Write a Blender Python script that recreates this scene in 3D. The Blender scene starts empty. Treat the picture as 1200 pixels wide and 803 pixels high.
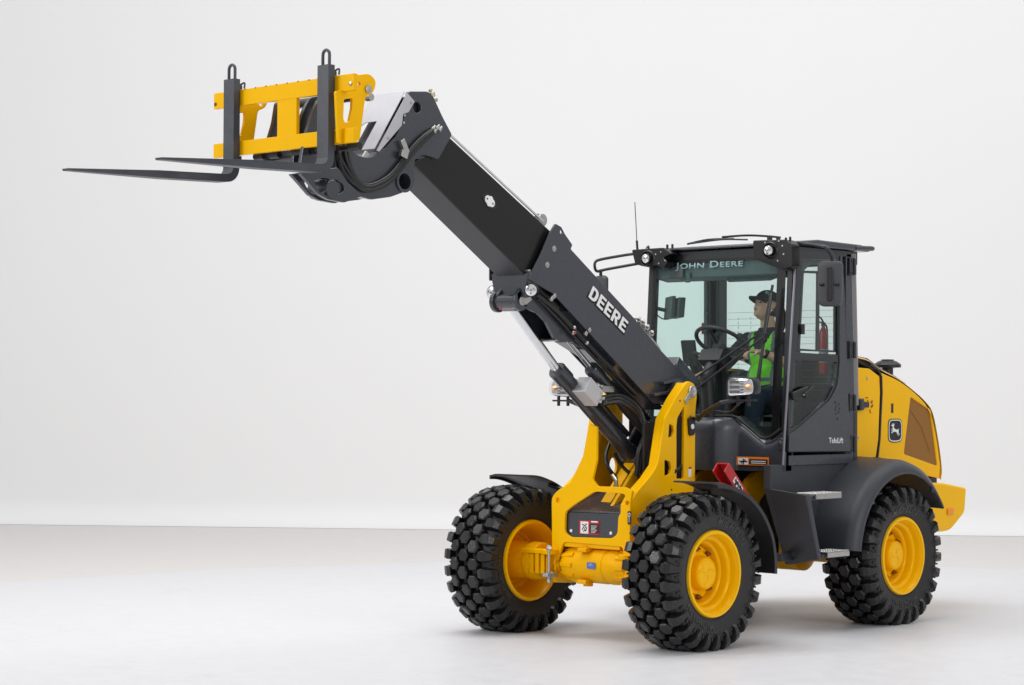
import bpy, bmesh, math, random
from mathutils import Vector, Matrix, noise
random.seed(4)
R = math.radians
scene = bpy.context.scene
C = scene.collection

# ------------------------------------------------------------------ camera
CAM = Vector((11.12233267, 9.41735237, 1.65455849))
CD = Vector((-0.73538021, -0.6771781, 0.02541175))
CR = Vector((-0.67730389, 0.73568905, 0.00458999))
CU = Vector((0.02180339, 0.0138361, 0.99966653))
F = 2484.782
cd = bpy.data.cameras.new('camera'); cam = bpy.data.objects.new('camera', cd); C.objects.link(cam)
cam.matrix_world = Matrix(((CR.x, CU.x, -CD.x, CAM.x), (CR.y, CU.y, -CD.y, CAM.y), (CR.z, CU.z, -CD.z, CAM.z), (0, 0, 0, 1)))
cd.sensor_width = 36; cd.lens = F / 1200 * 36; cd.clip_end = 200
scene.camera = cam

# ------------------------------------------------------------------ light
w = bpy.data.worlds.new('World'); scene.world = w; w.use_nodes = True
w.node_tree.nodes['Background'].inputs[0].default_value = (0.985, 0.99, 1.0, 1)
w.node_tree.nodes['Background'].inputs[1].default_value = 0.53
scene.view_settings.view_transform = 'Standard'; scene.view_settings.look = 'None'
scene.view_settings.exposure = 0; scene.view_settings.gamma = 1
def area(name, loc, target, sx, sy, power, col=(1, 1, 1)):
    l = bpy.data.lights.new(name, 'AREA'); l.shape = 'RECTANGLE'; l.size = sx; l.size_y = sy; l.energy = power; l.color = col
    o = bpy.data.objects.new(name, l); C.objects.link(o); o.location = loc
    o.rotation_euler = (Vector(target) - Vector(loc)).to_track_quat('-Z', 'Y').to_euler()
    return o
area('studio_softbox', (1.0, -0.5, 8.0), (0, 0, 0), 6, 5, 330, (1, .995, .99))
area('studio_softbox', (11.0, -4.5, 7.0), (0.5, 0, 1.4), 3.5, 3.5, 490, (1, .995, .985))
area('studio_softbox', (1.0, 12.0, 5.0), (-1, 0, 1.2), 4, 3, 260, (1, 1, 1))
area('studio_softbox', (-2.3, -1.2, 12.0), (-9.6, -8.8, -1.0), 26, 6, 1060, (.99, .992, 1))

# ------------------------------------------------------------------ helpers
def U(px, py, x=None, y=None, z=None):
    """where the sight line through a measured point of the photo meets a plane of the machine"""
    v = CD + CR * ((px - 600) / F) - CU * ((py - 401.5) / F)
    if x is not None: t = (x - CAM.x) / v.x
    elif y is not None: t = (y - CAM.y) / v.y
    else: t = (z - CAM.z) / v.z
    return CAM + v * t

MATS = {}
def mat(name, col, rough=.5, metal=0, coat=0, bump=0, bscale=60, var=0, vscale=6, spec=.5, em=None, ems=0, tint=None):
    if name in MATS: return MATS[name]
    m = bpy.data.materials.new(name); m.use_nodes = True; nt = m.node_tree; b = nt.nodes['Principled BSDF']
    b.inputs['Base Color'].default_value = (*col, 1); b.inputs['Roughness'].default_value = rough
    b.inputs['Metallic'].default_value = metal; b.inputs['Coat Weight'].default_value = coat
    b.inputs['Coat Roughness'].default_value = .12
    b.inputs['Specular IOR Level'].default_value = spec
    if tint: b.inputs['Specular Tint'].default_value = (*tint, 1)
    if em: b.inputs['Emission Color'].default_value = (*em, 1); b.inputs['Emission Strength'].default_value = ems
    tc = nt.nodes.new('ShaderNodeTexCoord')
    if var:
        n = nt.nodes.new('ShaderNodeTexNoise'); n.inputs['Scale'].default_value = vscale; n.inputs['Detail'].default_value = 6
        nt.links.new(tc.outputs['Object'], n.inputs['Vector'])
        mx = nt.nodes.new('ShaderNodeMix'); mx.data_type = 'RGBA'
        mx.inputs[6].default_value = tuple(c * (1 - var) for c in col) + (1,)
        mx.inputs[7].default_value = tuple(min(1, c * (1 + var)) for c in col) + (1,)
        nt.links.new(n.outputs['Fac'], mx.inputs[0]); nt.links.new(mx.outputs[2], b.inputs['Base Color'])
        mr = nt.nodes.new('ShaderNodeMapRange'); mr.inputs[3].default_value = max(.02, rough - min(.08, var * .6)); mr.inputs[4].default_value = rough + min(.1, var * .8)
        nt.links.new(n.outputs['Fac'], mr.inputs[0]); nt.links.new(mr.outputs[0], b.inputs['Roughness'])
    if bump:
        n2 = nt.nodes.new('ShaderNodeTexNoise'); n2.inputs['Scale'].default_value = bscale; n2.inputs['Detail'].default_value = 4
        nt.links.new(tc.outputs['Object'], n2.inputs['Vector'])
        bp = nt.nodes.new('ShaderNodeBump'); bp.inputs['Strength'].default_value = bump; bp.inputs['Distance'].default_value = .004
        nt.links.new(n2.outputs['Fac'], bp.inputs['Height']); nt.links.new(bp.outputs[0], b.inputs['Normal'])
    MATS[name] = m; return m
YEL = mat('yellow_paint', (.97, .515, .0005), .24, spec=.45, tint=(1, .72, .12), coat=.04, bump=.08, bscale=35, var=.03)
YELC = mat('yellow_cast_paint', (.90, .445, .0005), .36, spec=.4, tint=(1, .7, .12), bump=.5, bscale=55, var=.08)
GRY = mat('charcoal_paint', (.040, .044, .056), .27, coat=.5, bump=.05, bscale=60, var=.03)
GRYP = mat('charcoal_plastic', (.038, .041, .051), .42, bump=.25, bscale=300, var=.06)
BARR = mat('dark_cylinder_paint', (.030, .033, .041), .27, coat=.5, var=.1)
BLK = mat('black_plastic', (.014, .014, .016), .38, bump=.1, bscale=200, var=.1)
BLKG = mat('black_boom_paint', (.010, .009, .009), .30, spec=.35, coat=.1, var=.2, vscale=3)
BLKU = mat('dark_boom_paint', (.055, .053, .060), .45, spec=.3, var=.15, vscale=4)
FORK = mat('forged_steel_paint', (.055, .062, .076), .40, bump=.35, bscale=25, var=.3, vscale=10)
RUB = mat('tyre_rubber', (.010, .010, .011), .28, bump=.3, bscale=90, var=.25, vscale=15)
RUBS = mat('tyre_sidewall_rubber', (.017, .0165, .017), .55, bump=.2, bscale=60, var=.2, vscale=8)
HOSE = mat('hose_rubber', (.012, .012, .013), .35)
CHR = mat('chromed_steel', (.75, .75, .77), .12, 1)
STL = mat('zinc_plated_steel', (.55, .54, .52), .32, 1, var=.15, vscale=20)
ALU = mat('aluminium_sheet', (.50, .495, .53), .42, .2, var=.12, vscale=9, bump=.2, bscale=12)
CAST = mat('cast_aluminium', (.45, .46, .48), .5, .6, bump=.3)
WHT = mat('white_vinyl', (.85, .85, .86), .4)
RED = mat('red_paint', (.50, .008, .012), .3, coat=.4, var=.08)
ORG = mat('orange_vinyl', (.85, .22, .02), .4)
BLU = mat('blue_plate', (.08, .16, .50), .4)
LENS = mat('lamp_reflector', (.85, .86, .88), .12, .85)
AMB = mat('amber_lens', (.95, .30, .02), .2, coat=.5)
GRILL = mat('brown_mesh_grille', (.30, .125, .010), .6, bump=.8, bscale=400)
INT = mat('cab_interior_plastic', (.014, .016, .017), .55, bump=.2, bscale=200)
LINER = mat('cab_roof_liner', (.085, .12, .125), .6)
PILL = mat('cab_inner_pillar', (.03, .036, .037), .5)
VEST = mat('hi_vis_green_fabric', (.24, 1.0, .03), .7, bump=1, bscale=14, var=.25, vscale=9)
STRIPE = mat('reflective_grey_tape', (.16, .18, .21), .4)
NAVY = mat('navy_fabric', (.01, .014, .024), .8, bump=.3, bscale=120)
JEAN = mat('denim', (.012, .02, .045), .85, bump=.4, bscale=200)
SKIN = mat('skin', (.66, .38, .26), .45)
LIP = mat('lips', (.42, .13, .11), .45)
EYE = mat('eye', (.03, .02, .015), .3)
HAIR = mat('brown_hair', (.022, .012, .008), .5, bump=.9, bscale=150)
def glass(name, tint, refl=.1):
    m = bpy.data.materials.new(name); m.use_nodes = True; nt = m.node_tree; nt.nodes.clear()
    out = nt.nodes.new('ShaderNodeOutputMaterial'); mix = nt.nodes.new('ShaderNodeMixShader')
    tr = nt.nodes.new('ShaderNodeBsdfTransparent'); tr.inputs[0].default_value = (*tint, 1)
    gl = nt.nodes.new('ShaderNodeBsdfGlossy'); gl.inputs['Roughness'].default_value = .02
    lw = nt.nodes.new('ShaderNodeLayerWeight'); lw.inputs[0].default_value = .5
    pw = nt.nodes.new('ShaderNodeMath'); pw.operation = 'POWER'; pw.inputs[1].default_value = 3.5; nt.links.new(lw.outputs['Facing'], pw.inputs[0])
    fr = nt.nodes.new('ShaderNodeMath'); fr.operation = 'MULTIPLY_ADD'; fr.inputs[1].default_value = .6; fr.inputs[2].default_value = .025; nt.links.new(pw.outputs[0], fr.inputs[0])
    nt.links.new(fr.outputs[0], mix.inputs[0]); nt.links.new(tr.outputs[0], mix.inputs[1]); nt.links.new(gl.outputs[0], mix.inputs[2])
    nt.links.new(mix.outputs[0], out.inputs[0]); return m
GLS = glass('green_tinted_glass', (.90, .965, .95))
GLSD = glass('grey_tinted_glass', (.90, .945, .935))
GLSL = glass('clear_lens', (.96, .96, .96))

def link(name, me, m, parent=None, bev=0, seg=2, smooth=35, loc=None, wn=False):
    o = bpy.data.objects.new(name, me); C.objects.link(o)
    for mm in (m if isinstance(m, (list, tuple)) else [m]): me.materials.append(mm)
    if parent: o.parent = parent
    if smooth:
        for p in me.polygons: p.use_smooth = True
        try: me.set_sharp_from_angle(angle=R(smooth))
        except Exception: pass
    if bev:
        b = o.modifiers.new('bevel', 'BEVEL'); b.width = bev; b.segments = seg; b.limit_method = 'ANGLE'; b.angle_limit = R(35)
    if smooth and (bev or wn): o.modifiers.new('normals', 'WEIGHTED_NORMAL').keep_sharp = True
    return o
def empty(name, loc=(0, 0, 0), parent=None):
    o = bpy.data.objects.new(name, None); C.objects.link(o); o.location = loc; o.parent = parent; o.empty_display_size = .1; return o
SPLIT = {'door_hinge', 'door_sill', 'carriage_hook', 'fender_bracket', 'roof_wiper', 'bolt', 'wear_pad', 'valve_fitting', 'hose_clamp', 'hydraulic_hose', 'boom_hose', 'coupler_hose',
         'guard_bolt', 'cylinder_bracket', 'hose_fitting', 'carriage_bolt', 'carriage_pin', 'fork_hook', 'bracket_bolt', 'cab_floor', 'engine_block', 'bumper_strip', 'driveline', 'steel_pipe', 'boom_gusset',
         'ceiling_console', 'eye', 'mirror_clamp_hole', 'bulb', 'grease_fitting', 'monitor_case', 'wiper', 'lift_linkage', 'roof_bolt', 'pedal_linkage', 'control_display'}
class MB:
    """collects shapes into one mesh"""
    def __init__(s): s.bm = bmesh.new(); s.mi = 0
    def face(s, vs):
        try: f = s.bm.faces.new(vs); f.material_index = s.mi; return f
        except ValueError: return None
    def box(s, a, b):
        x0, y0, z0 = [min(p, q) for p, q in zip(a, b)]; x1, y1, z1 = [max(p, q) for p, q in zip(a, b)]
        return s.hexa([(x0, y0, z0), (x1, y0, z0), (x1, y1, z0), (x0, y1, z0), (x0, y0, z1), (x1, y0, z1), (x1, y1, z1), (x0, y1, z1)])
    def hexa(s, p):
        v = [s.bm.verts.new(q) for q in p]
        for f in ((0, 3, 2, 1), (4, 5, 6, 7), (0, 1, 5, 4), (1, 2, 6, 5), (2, 3, 7, 6), (3, 0, 4, 7)): s.face([v[i] for i in f])
        return s
    def obox(s, c, ax, ay, az, hx, hy, hz):
        c = Vector(c); ax = Vector(ax).normalized() * hx; ay = Vector(ay).normalized() * hy; az = Vector(az).normalized() * hz
        return s.hexa([c - ax - ay - az, c + ax - ay - az, c + ax + ay - az, c - ax + ay - az, c - ax - ay + az, c + ax - ay + az, c + ax + ay + az, c - ax + ay + az])
    def bar(s, p, q, wd, th, side=(0, 1, 0)):
        p = Vector(p); q = Vector(q); d = (q - p); sd = Vector(side); u = d.cross(sd).normalized()
        return s.obox((p + q) / 2, d, sd, u, d.length / 2, wd / 2, th / 2)
    def prism(s, poly, y0, y1):
        """poly = [(x,z)...] between two y planes, (convex or mildly concave)"""
        a = [s.bm.verts.new((x, y0, z)) for x, z in poly]; b = [s.bm.verts.new((x, y1, z)) for x, z in poly]
        n = len(poly); s.face(a); s.face(b[::-1])
        for i in range(n): s.face([a[i], b[i], b[(i + 1) % n], a[(i + 1) % n]])
        return s
    def ring(s, c, d, r, n, up=None):
        d = Vector(d).normalized(); up = up or (Vector((0, 0, 1)) if abs(d.z) < .9 else Vector((1, 0, 0)))
        a = d.cross(up).normalized(); b = d.cross(a)
        return [s.bm.verts.new(Vector(c) + (a * math.cos(2 * math.pi * i / n) + b * math.sin(2 * math.pi * i / n)) * r) for i in range(n)]
    def lathe(s, o, d, prof, n=32, cap0=True, cap1=True):
        """prof = [(t along d, radius)...]"""
        o = Vector(o); d = Vector(d).normalized(); rs = [s.ring(o + d * t, d, max(r, 1e-4), n) for t, r in prof]
        for p, q in zip(rs, rs[1:]):
            for i in range(n): s.face([p[i], p[(i + 1) % n], q[(i + 1) % n], q[i]])
        if cap0: s.face(rs[0][::-1])
        if cap1: s.face(rs[-1])
        return s
    def cyl(s, p, q, r, n=24, r2=None):
        p = Vector(p); q = Vector(q); return s.lathe(p, q - p, [(0, r), ((q - p).length, r if r2 is None else r2)], n)
    def tube(s, pts, r, n=10, sm=0):
        P = [Vector(p) for p in pts]
        if sm: P = crom(P, sm)
        up = None; prev = None; a = None
        for i, p in enumerate(P):
            d = (P[min(i + 1, len(P) - 1)] - P[max(i - 1, 0)]).normalized()
            if a is None: a = d.cross(Vector((0, 0, 1)) if abs(d.z) < .9 else Vector((1, 0, 0))).normalized()
            else: a = (a - d * a.dot(d)).normalized()
            b = d.cross(a); rr = r if not isinstance(r, (list, tuple)) else r[i] if not sm else r[0]
            k = [s.bm.verts.new(p + (a * math.cos(2 * math.pi * j / n) + b * math.sin(2 * math.pi * j / n)) * rr) for j in range(n)]
            if prev:
                for j in range(n): s.face([prev[j], prev[(j + 1) % n], k[(j + 1) % n], k[j]])
            else: s.face(k[::-1])
            prev = k
        s.face(prev); return s
    def sphere(s, c, rx, ry=None, rz=None, seg=20, rot=None):
        ry = ry or rx; rz = rz or rx
        m = Matrix.Translation(Vector(c)) @ (rot or Matrix.Identity(4)) @ Matrix.Diagonal((rx, ry, rz, 1))
        r = bmesh.ops.create_uvsphere(s.bm, u_segments=seg, v_segments=seg // 2, radius=1, matrix=m)
        for v in r['verts']:
            for f in v.link_faces: f.material_index = s.mi
        return s
    def build(s, name, m, parent=None, bev=0, smooth=35, seg=2):
        bmesh.ops.recalc_face_normals(s.bm, faces=s.bm.faces)
        if name in SPLIT: return s.split(name, m, parent, bev, smooth, seg)
        me = bpy.data.meshes.new(name); s.bm.to_mesh(me); s.bm.free()
        return link(name, me, m, parent, bev, seg, smooth)
    def split(s, name, m, parent, bev, smooth, seg):
        """pieces that do not touch become objects of their own"""
        seen = set(); isl = []
        for v0 in s.bm.verts:
            if v0 in seen: continue
            st = [v0]; seen.add(v0); grp = []
            while st:
                v = st.pop(); grp.append(v)
                for e in v.link_edges:
                    w_ = e.other_vert(v)
                    if w_ not in seen: seen.add(w_); st.append(w_)
            lo = [min(v.co[k] for v in grp) - .004 for k in range(3)]; hi = [max(v.co[k] for v in grp) + .004 for k in range(3)]
            isl.append([grp, lo, hi])
        ch = name not in ('hydraulic_hose', 'boom_hose', 'coupler_hose')
        while ch:
            ch = False
            for i in range(len(isl)):
                for j in range(i + 1, len(isl)):
                    a, b = isl[i], isl[j]
                    if all(a[1][k] <= b[2][k] and b[1][k] <= a[2][k] for k in range(3)):
                        isl[i] = [a[0] + b[0], [min(p, q) for p, q in zip(a[1], b[1])], [max(p, q) for p, q in zip(a[2], b[2])]]; isl.pop(j); ch = True; break
                if ch: break
        o = None
        for grp, lo, hi in isl:
            bm = bmesh.new(); mp = {v: bm.verts.new(v.co) for v in grp}; fs = {f for v in grp for f in v.link_faces}
            for f in fs:
                try: bm.faces.new([mp[v] for v in f.verts]).material_index = f.material_index
                except ValueError: pass
            me = bpy.data.meshes.new(name); bm.to_mesh(me); bm.free(); q = link(name, me, m, parent, bev, seg, smooth); o = o or q
        s.bm.free(); return o
def crom(P, k):
    out = []
    for i in range(len(P) - 1):
        p0 = P[max(i - 1, 0)]; p1 = P[i]; p2 = P[i + 1]; p3 = P[min(i + 2, len(P) - 1)]
        for j in range(k):
            t = j / k
            out.append(.5 * ((2 * p1) + (p2 - p0) * t + (2 * p0 - 5 * p1 + 4 * p2 - p3) * t * t + (3 * p1 - p0 - 3 * p2 + p3) * t ** 3))
    out.append(P[-1]); return out
def fillet(pts, r, n=5):
    out = []; N = len(pts)
    for i in range(N):
        p = Vector(pts[i][:2]); rr = pts[i][2] if len(pts[i]) > 2 else r
        a = Vector(pts[i - 1][:2]) - p; b = Vector(pts[(i + 1) % N][:2]) - p
        la, lb = a.length, b.length
        if rr <= 0 or la < 1e-6 or lb < 1e-6: out.append(p); continue
        k = min(rr, la * .45, lb * .45); A = p + a / la * k; B = p + b / lb * k
        for j in range(n + 1):
            t = j / n; out.append(A * (1 - t) ** 2 + p * 2 * t * (1 - t) + B * t * t)
    return out
def circ2(cx, cy, r, n=20, ry=None): return [Vector((cx + r * math.cos(2 * math.pi * i / n), cy + (ry or r) * math.sin(2 * math.pi * i / n))) for i in range(n)]
def flat(outs, th, M, bevd=0):
    """filled 2D outlines (holes by even-odd) of thickness th, mapped through matrix M"""
    cu = bpy.data.curves.new('c', 'CURVE'); cu.dimensions = '2D'; cu.fill_mode = 'BOTH'; cu.extrude = max(th / 2 - bevd, 0)
    if bevd: cu.bevel_depth = bevd; cu.bevel_resolution = 1; cu.offset = -bevd
    for o in outs:
        s = cu.splines.new('POLY'); s.points.add(len(o) - 1); s.use_cyclic_u = True
        for p, q in zip(s.points, o): p.co = (q[0], q[1], 0, 1)
    ob = bpy.data.objects.new('c', cu); C.objects.link(ob)
    dg = bpy.context.evaluated_depsgraph_get(); me = bpy.data.meshes.new_from_object(ob.evaluated_get(dg))
    bpy.data.objects.remove(ob); bpy.data.curves.remove(cu); me.transform(M)
    bm = bmesh.new(); bm.from_mesh(me); bmesh.ops.remove_doubles(bm, verts=bm.verts, dist=1e-5)
    bmesh.ops.recalc_face_normals(bm, faces=bm.faces); bm.to_mesh(me); bm.free(); me.materials.clear(); return me
MXZ = Matrix(((1, 0, 0, 0), (0, 0, 1, 0), (0, 1, 0, 0), (0, 0, 0, 1)))      # (u,v,w)->(x=u, z=v, y=w)
MYZ = Matrix(((0, 0, 1, 0), (1, 0, 0, 0), (0, 1, 0, 0), (0, 0, 0, 1)))      # (u,v,w)->(y=u, z=v, x=w)
def px(pts, **k):
    out = []
    for p in pts:
        q = U(p[0], p[1], **k)
        a, b = (q.x, q.z) if 'y' in k else (q.y, q.z)
        out.append((a, b) + tuple(p[2:]))
    return out
def plate_y(name, pts, y, th, m, parent, holes=(), r=.0, bev=.003, raw=False, at=None):
    """plate whose outer face lies in the plane y, thickness going inwards; pts are measured on that plane"""
    yy = at if at is not None else y
    outs = [fillet(pts if raw else px(pts, y=y), r)] + [list(h) for h in holes]
    sgn = 1 if yy >= 0 else -1
    me = flat(outs, th, Matrix.Translation((0, yy - sgn * th / 2, 0)) @ MXZ, bev)
    return link(name, me, m, parent, wn=True)
def plate_x(name, pts, x, th, m, parent, holes=(), r=0, bev=.003, raw=False):
    outs = [fillet(pts if raw else px(pts, x=x), r)] + [list(h) for h in holes]
    me = flat(outs, th, Matrix.Translation((x - th / 2, 0, 0)) @ MYZ, bev)
    return link(name, me, m, parent, wn=True)
def join(name, obs, parent):
    """several meshes become ONE mesh object"""
    bm = bmesh.new(); mats = []
    dg = bpy.context.evaluated_depsgraph_get()
    for o in obs:
        ev = o.evaluated_get(dg); me = ev.to_mesh(); b0 = len(bm.faces)
        idx = []
        for mm in o.data.materials:
            if mm not in mats: mats.append(mm)
            idx.append(mats.index(mm))
        me2 = me.copy(); me2.transform(o.matrix_basis)
        for p in me2.polygons: p.material_index = idx[p.material_index] if p.material_index < len(idx) else 0
        bm.from_mesh(me2); bpy.data.meshes.remove(me2); ev.to_mesh_clear()
    for o in obs: bpy.data.objects.remove(o)
    me = bpy.data.meshes.new(name); bm.to_mesh(me); bm.free()
    return link(name, me, mats, parent, wn=True, smooth=60)
def text(name, s, bl, br, tl, n, m, parent, bold=.02, th=.002, small=None, lift=.001, spacing=1.0):
    """lettering laid on a plane: baseline bl->br, cap top towards tl, facing n"""
    cu = bpy.data.curves.new('t', 'FONT'); cu.body = s; cu.size = 1; cu.offset = bold; cu.extrude = .0; cu.fill_mode = 'FRONT'; cu.space_character = spacing
    if small:
        cu.small_caps_scale = small
        for i, ch in enumerate(s):
            if ch.islower(): cu.body_format[i].use_small_caps = True
    ob = bpy.data.objects.new('t', cu); C.objects.link(ob)
    dg = bpy.context.evaluated_depsgraph_get(); me = bpy.data.meshes.new_from_object(ob.evaluated_get(dg))
    bpy.data.objects.remove(ob)
    xs = [v.co.x for v in me.vertices]; ys = [v.co.y for v in me.vertices]
    x0, x1, y0, y1 = min(xs), max(xs), min(0, min(ys)), max(ys)
    bl, br, tl, n = Vector(bl), Vector(br), Vector(tl), Vector(n).normalized()
    u = br - bl; v = tl - bl; v = v - n * v.dot(n); u = u - n * u.dot(n)
    for vt in me.vertices: vt.co = bl + u * ((vt.co.x - x0) / (x1 - x0)) + v * ((vt.co.y - y0) / (y1 - y0)) + n * lift
    bm = bmesh.new(); bm.from_mesh(me)
    r = bmesh.ops.extrude_face_region(bm, geom=bm.faces[:]); bmesh.ops.translate(bm, vec=n * th, verts=[g for g in r['geom'] if isinstance(g, bmesh.types.BMVert)])
    bmesh.ops.recalc_face_normals(bm, faces=bm.faces); bm.to_mesh(me); bm.free(); me.materials.clear()
    return link(name, me, m, parent, smooth=0)
def tag(o, label=None, cat=None, group=None, kind=None):
    if label: o['label'] = label
    if cat: o['category'] = cat
    if group: o['group'] = group
    if kind: o['kind'] = kind
    return o
def blob(shapes, voxel, smooth_it=4):
    """union of solids fused into one continuous skin"""
    o = shapes.build('b', SKIN)
    m = o.modifiers.new('r', 'REMESH'); m.mode = 'VOXEL'; m.voxel_size = voxel; m.use_smooth_shade = True
    s = o.modifiers.new('s', 'SMOOTH'); s.iterations = smooth_it; s.factor = .5
    dg = bpy.context.evaluated_depsgraph_get(); me = bpy.data.meshes.new_from_object(o.evaluated_get(dg))
    bpy.data.objects.remove(o); me.materials.clear(); return me
def limb(b, pts, rs, n=14):
    for i in range(len(pts) - 1):
        b.cyl(pts[i], pts[i + 1], rs[i], n, rs[i + 1])
    for p, r in zip(pts, rs): b.sphere(p, r, seg=14)

# ------------------------------------------------------------------ setting: painted studio floor and cyclorama
def floor_mat():
    m = bpy.data.materials.new('studio_floor_paint'); m.use_nodes = True; nt = m.node_tree; b = nt.nodes['Principled BSDF']; L = nt.links.new
    g = nt.nodes.new('ShaderNodeNewGeometry'); n = nt.nodes.new('ShaderNodeTexNoise'); n.inputs['Scale'].default_value = 1.3; n.inputs['Detail'].default_value = 8
    L(g.outputs['Position'], n.inputs['Vector'])
    # freshly painted area: a rough disc
    sub = nt.nodes.new('ShaderNodeVectorMath'); sub.operation = 'DISTANCE'; sub.inputs[1].default_value = (0, 1.2, 0); L(g.outputs['Position'], sub.inputs[0])
    nn = nt.nodes.new('ShaderNodeMath'); nn.operation = 'MULTIPLY_ADD'; L(n.outputs['Fac'], nn.inputs[0]); nn.inputs[1].default_value = .7; L(sub.outputs['Value'], nn.inputs[2])
    mr = nt.nodes.new('ShaderNodeMapRange'); mr.inputs[1].default_value = 8.00; mr.inputs[2].default_value = 8.10; L(nn.outputs[0], mr.inputs[0])
    mx = nt.nodes.new('ShaderNodeMix'); mx.data_type = 'RGBA'; mx.inputs[6].default_value = (.655, .655, .677, 1); mx.inputs[7].default_value = (.650, .628, .612, 1); L(mr.outputs[0], mx.inputs[0])
    n2 = nt.nodes.new('ShaderNodeTexNoise'); n2.inputs['Scale'].default_value = 6; n2.inputs['Detail'].default_value = 10; n2.inputs['Roughness'].default_value = .7; L(g.outputs['Position'], n2.inputs['Vector'])
    mr2 = nt.nodes.new('ShaderNodeMapRange'); mr2.inputs[1].default_value = .3; mr2.inputs[2].default_value = .7; mr2.inputs[3].default_value = .94; mr2.inputs[4].default_value = 1.03; L(n2.outputs['Fac'], mr2.inputs[0])
    mu = nt.nodes.new('ShaderNodeVectorMath'); mu.operation = 'SCALE'; L(mx.outputs[2], mu.inputs[0]); L(mr2.outputs[0], mu.inputs['Scale'])
    # hairline cracks and scuffs
    vo = nt.nodes.new('ShaderNodeTexVoronoi'); vo.feature = 'DISTANCE_TO_EDGE'; vo.inputs['Scale'].default_value = .55
    wv = nt.nodes.new('ShaderNodeVectorMath'); wv.operation = 'MULTIPLY_ADD'; L(n.outputs['Color'], wv.inputs[0]); wv.inputs[1].default_value = (.9, .9, .9); L(g.outputs['Position'], wv.inputs[2]); L(wv.outputs[0], vo.inputs['Vector'])
    mr3 = nt.nodes.new('ShaderNodeMapRange'); mr3.inputs[1].default_value = 0; mr3.inputs[2].default_value = .006; mr3.inputs[3].default_value = .95; mr3.inputs[4].default_value = 1; L(vo.outputs['Distance'], mr3.inputs[0])
    mu2 = nt.nodes.new('ShaderNodeVectorMath'); mu2.operation = 'SCALE'; L(mu.outputs[0], mu2.inputs[0]); L(mr3.outputs[0], mu2.inputs['Scale'])
    L(mu2.outputs[0], b.inputs['Base Color'])
    mr4 = nt.nodes.new('ShaderNodeMapRange'); mr4.inputs[3].default_value = .35; mr4.inputs[4].default_value = .6; L(n2.outputs['Fac'], mr4.inputs[0]); L(mr4.outputs[0], b.inputs['Roughness'])
    bp = nt.nodes.new('ShaderNodeBump'); bp.inputs['Strength'].default_value = .25; bp.inputs['Distance'].default_value = .004; L(n2.outputs['Fac'], bp.inputs['Height']); L(bp.outputs[0], b.inputs['Normal'])
    return m
bm = MB(); g = 60
v = [bm.bm.verts.new(p) for p in ((-g, -g, 0), (g, -g, 0), (g, g, 0), (-g, g, 0))]; bm.face(v)
tag(bm.build('floor', floor_mat(), smooth=0), 'white painted studio floor', kind='structure')
WALL = mat('white_studio_wall', (.80, .797, .797), .85, var=.012, vscale=.5, bump=.1, bscale=3)
A = Vector((-4.493, -13.882, 0)); B = Vector((-12.087, -3.496, 0)); d = (B - A).normalized(); nrm = Vector((-d.y, d.x, 0))
if nrm.dot(CAM - A) < 0: nrm = -nrm
bm = MB(); prof = []
for i in range(9):
    a = math.pi / 2 * i / 8; rr = .32; prof.append((rr - rr * math.sin(a), rr - rr * math.cos(a)))
prof = [(q, z + .003) for q, z in prof] + [(0, 14)]
prev = None
for q, z in prof:
    k = [bm.bm.verts.new(A - d * 25 + nrm * q + Vector((0, 0, z))), bm.bm.verts.new(B + d * 25 + nrm * q + Vector((0, 0, z)))]
    if prev: bm.face([prev[0], prev[1], k[1], k[0]])
    prev = k
tag(bm.build('wall', WALL, smooth=60), 'white studio backdrop wall', kind='structure')

# ------------------------------------------------------------------ the machine
LD = empty('wheel_loader', (0, 0, 0))
tag(LD, 'yellow and charcoal compact wheel loader with raised telescopic boom and pallet forks', 'wheel loader')

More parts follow.
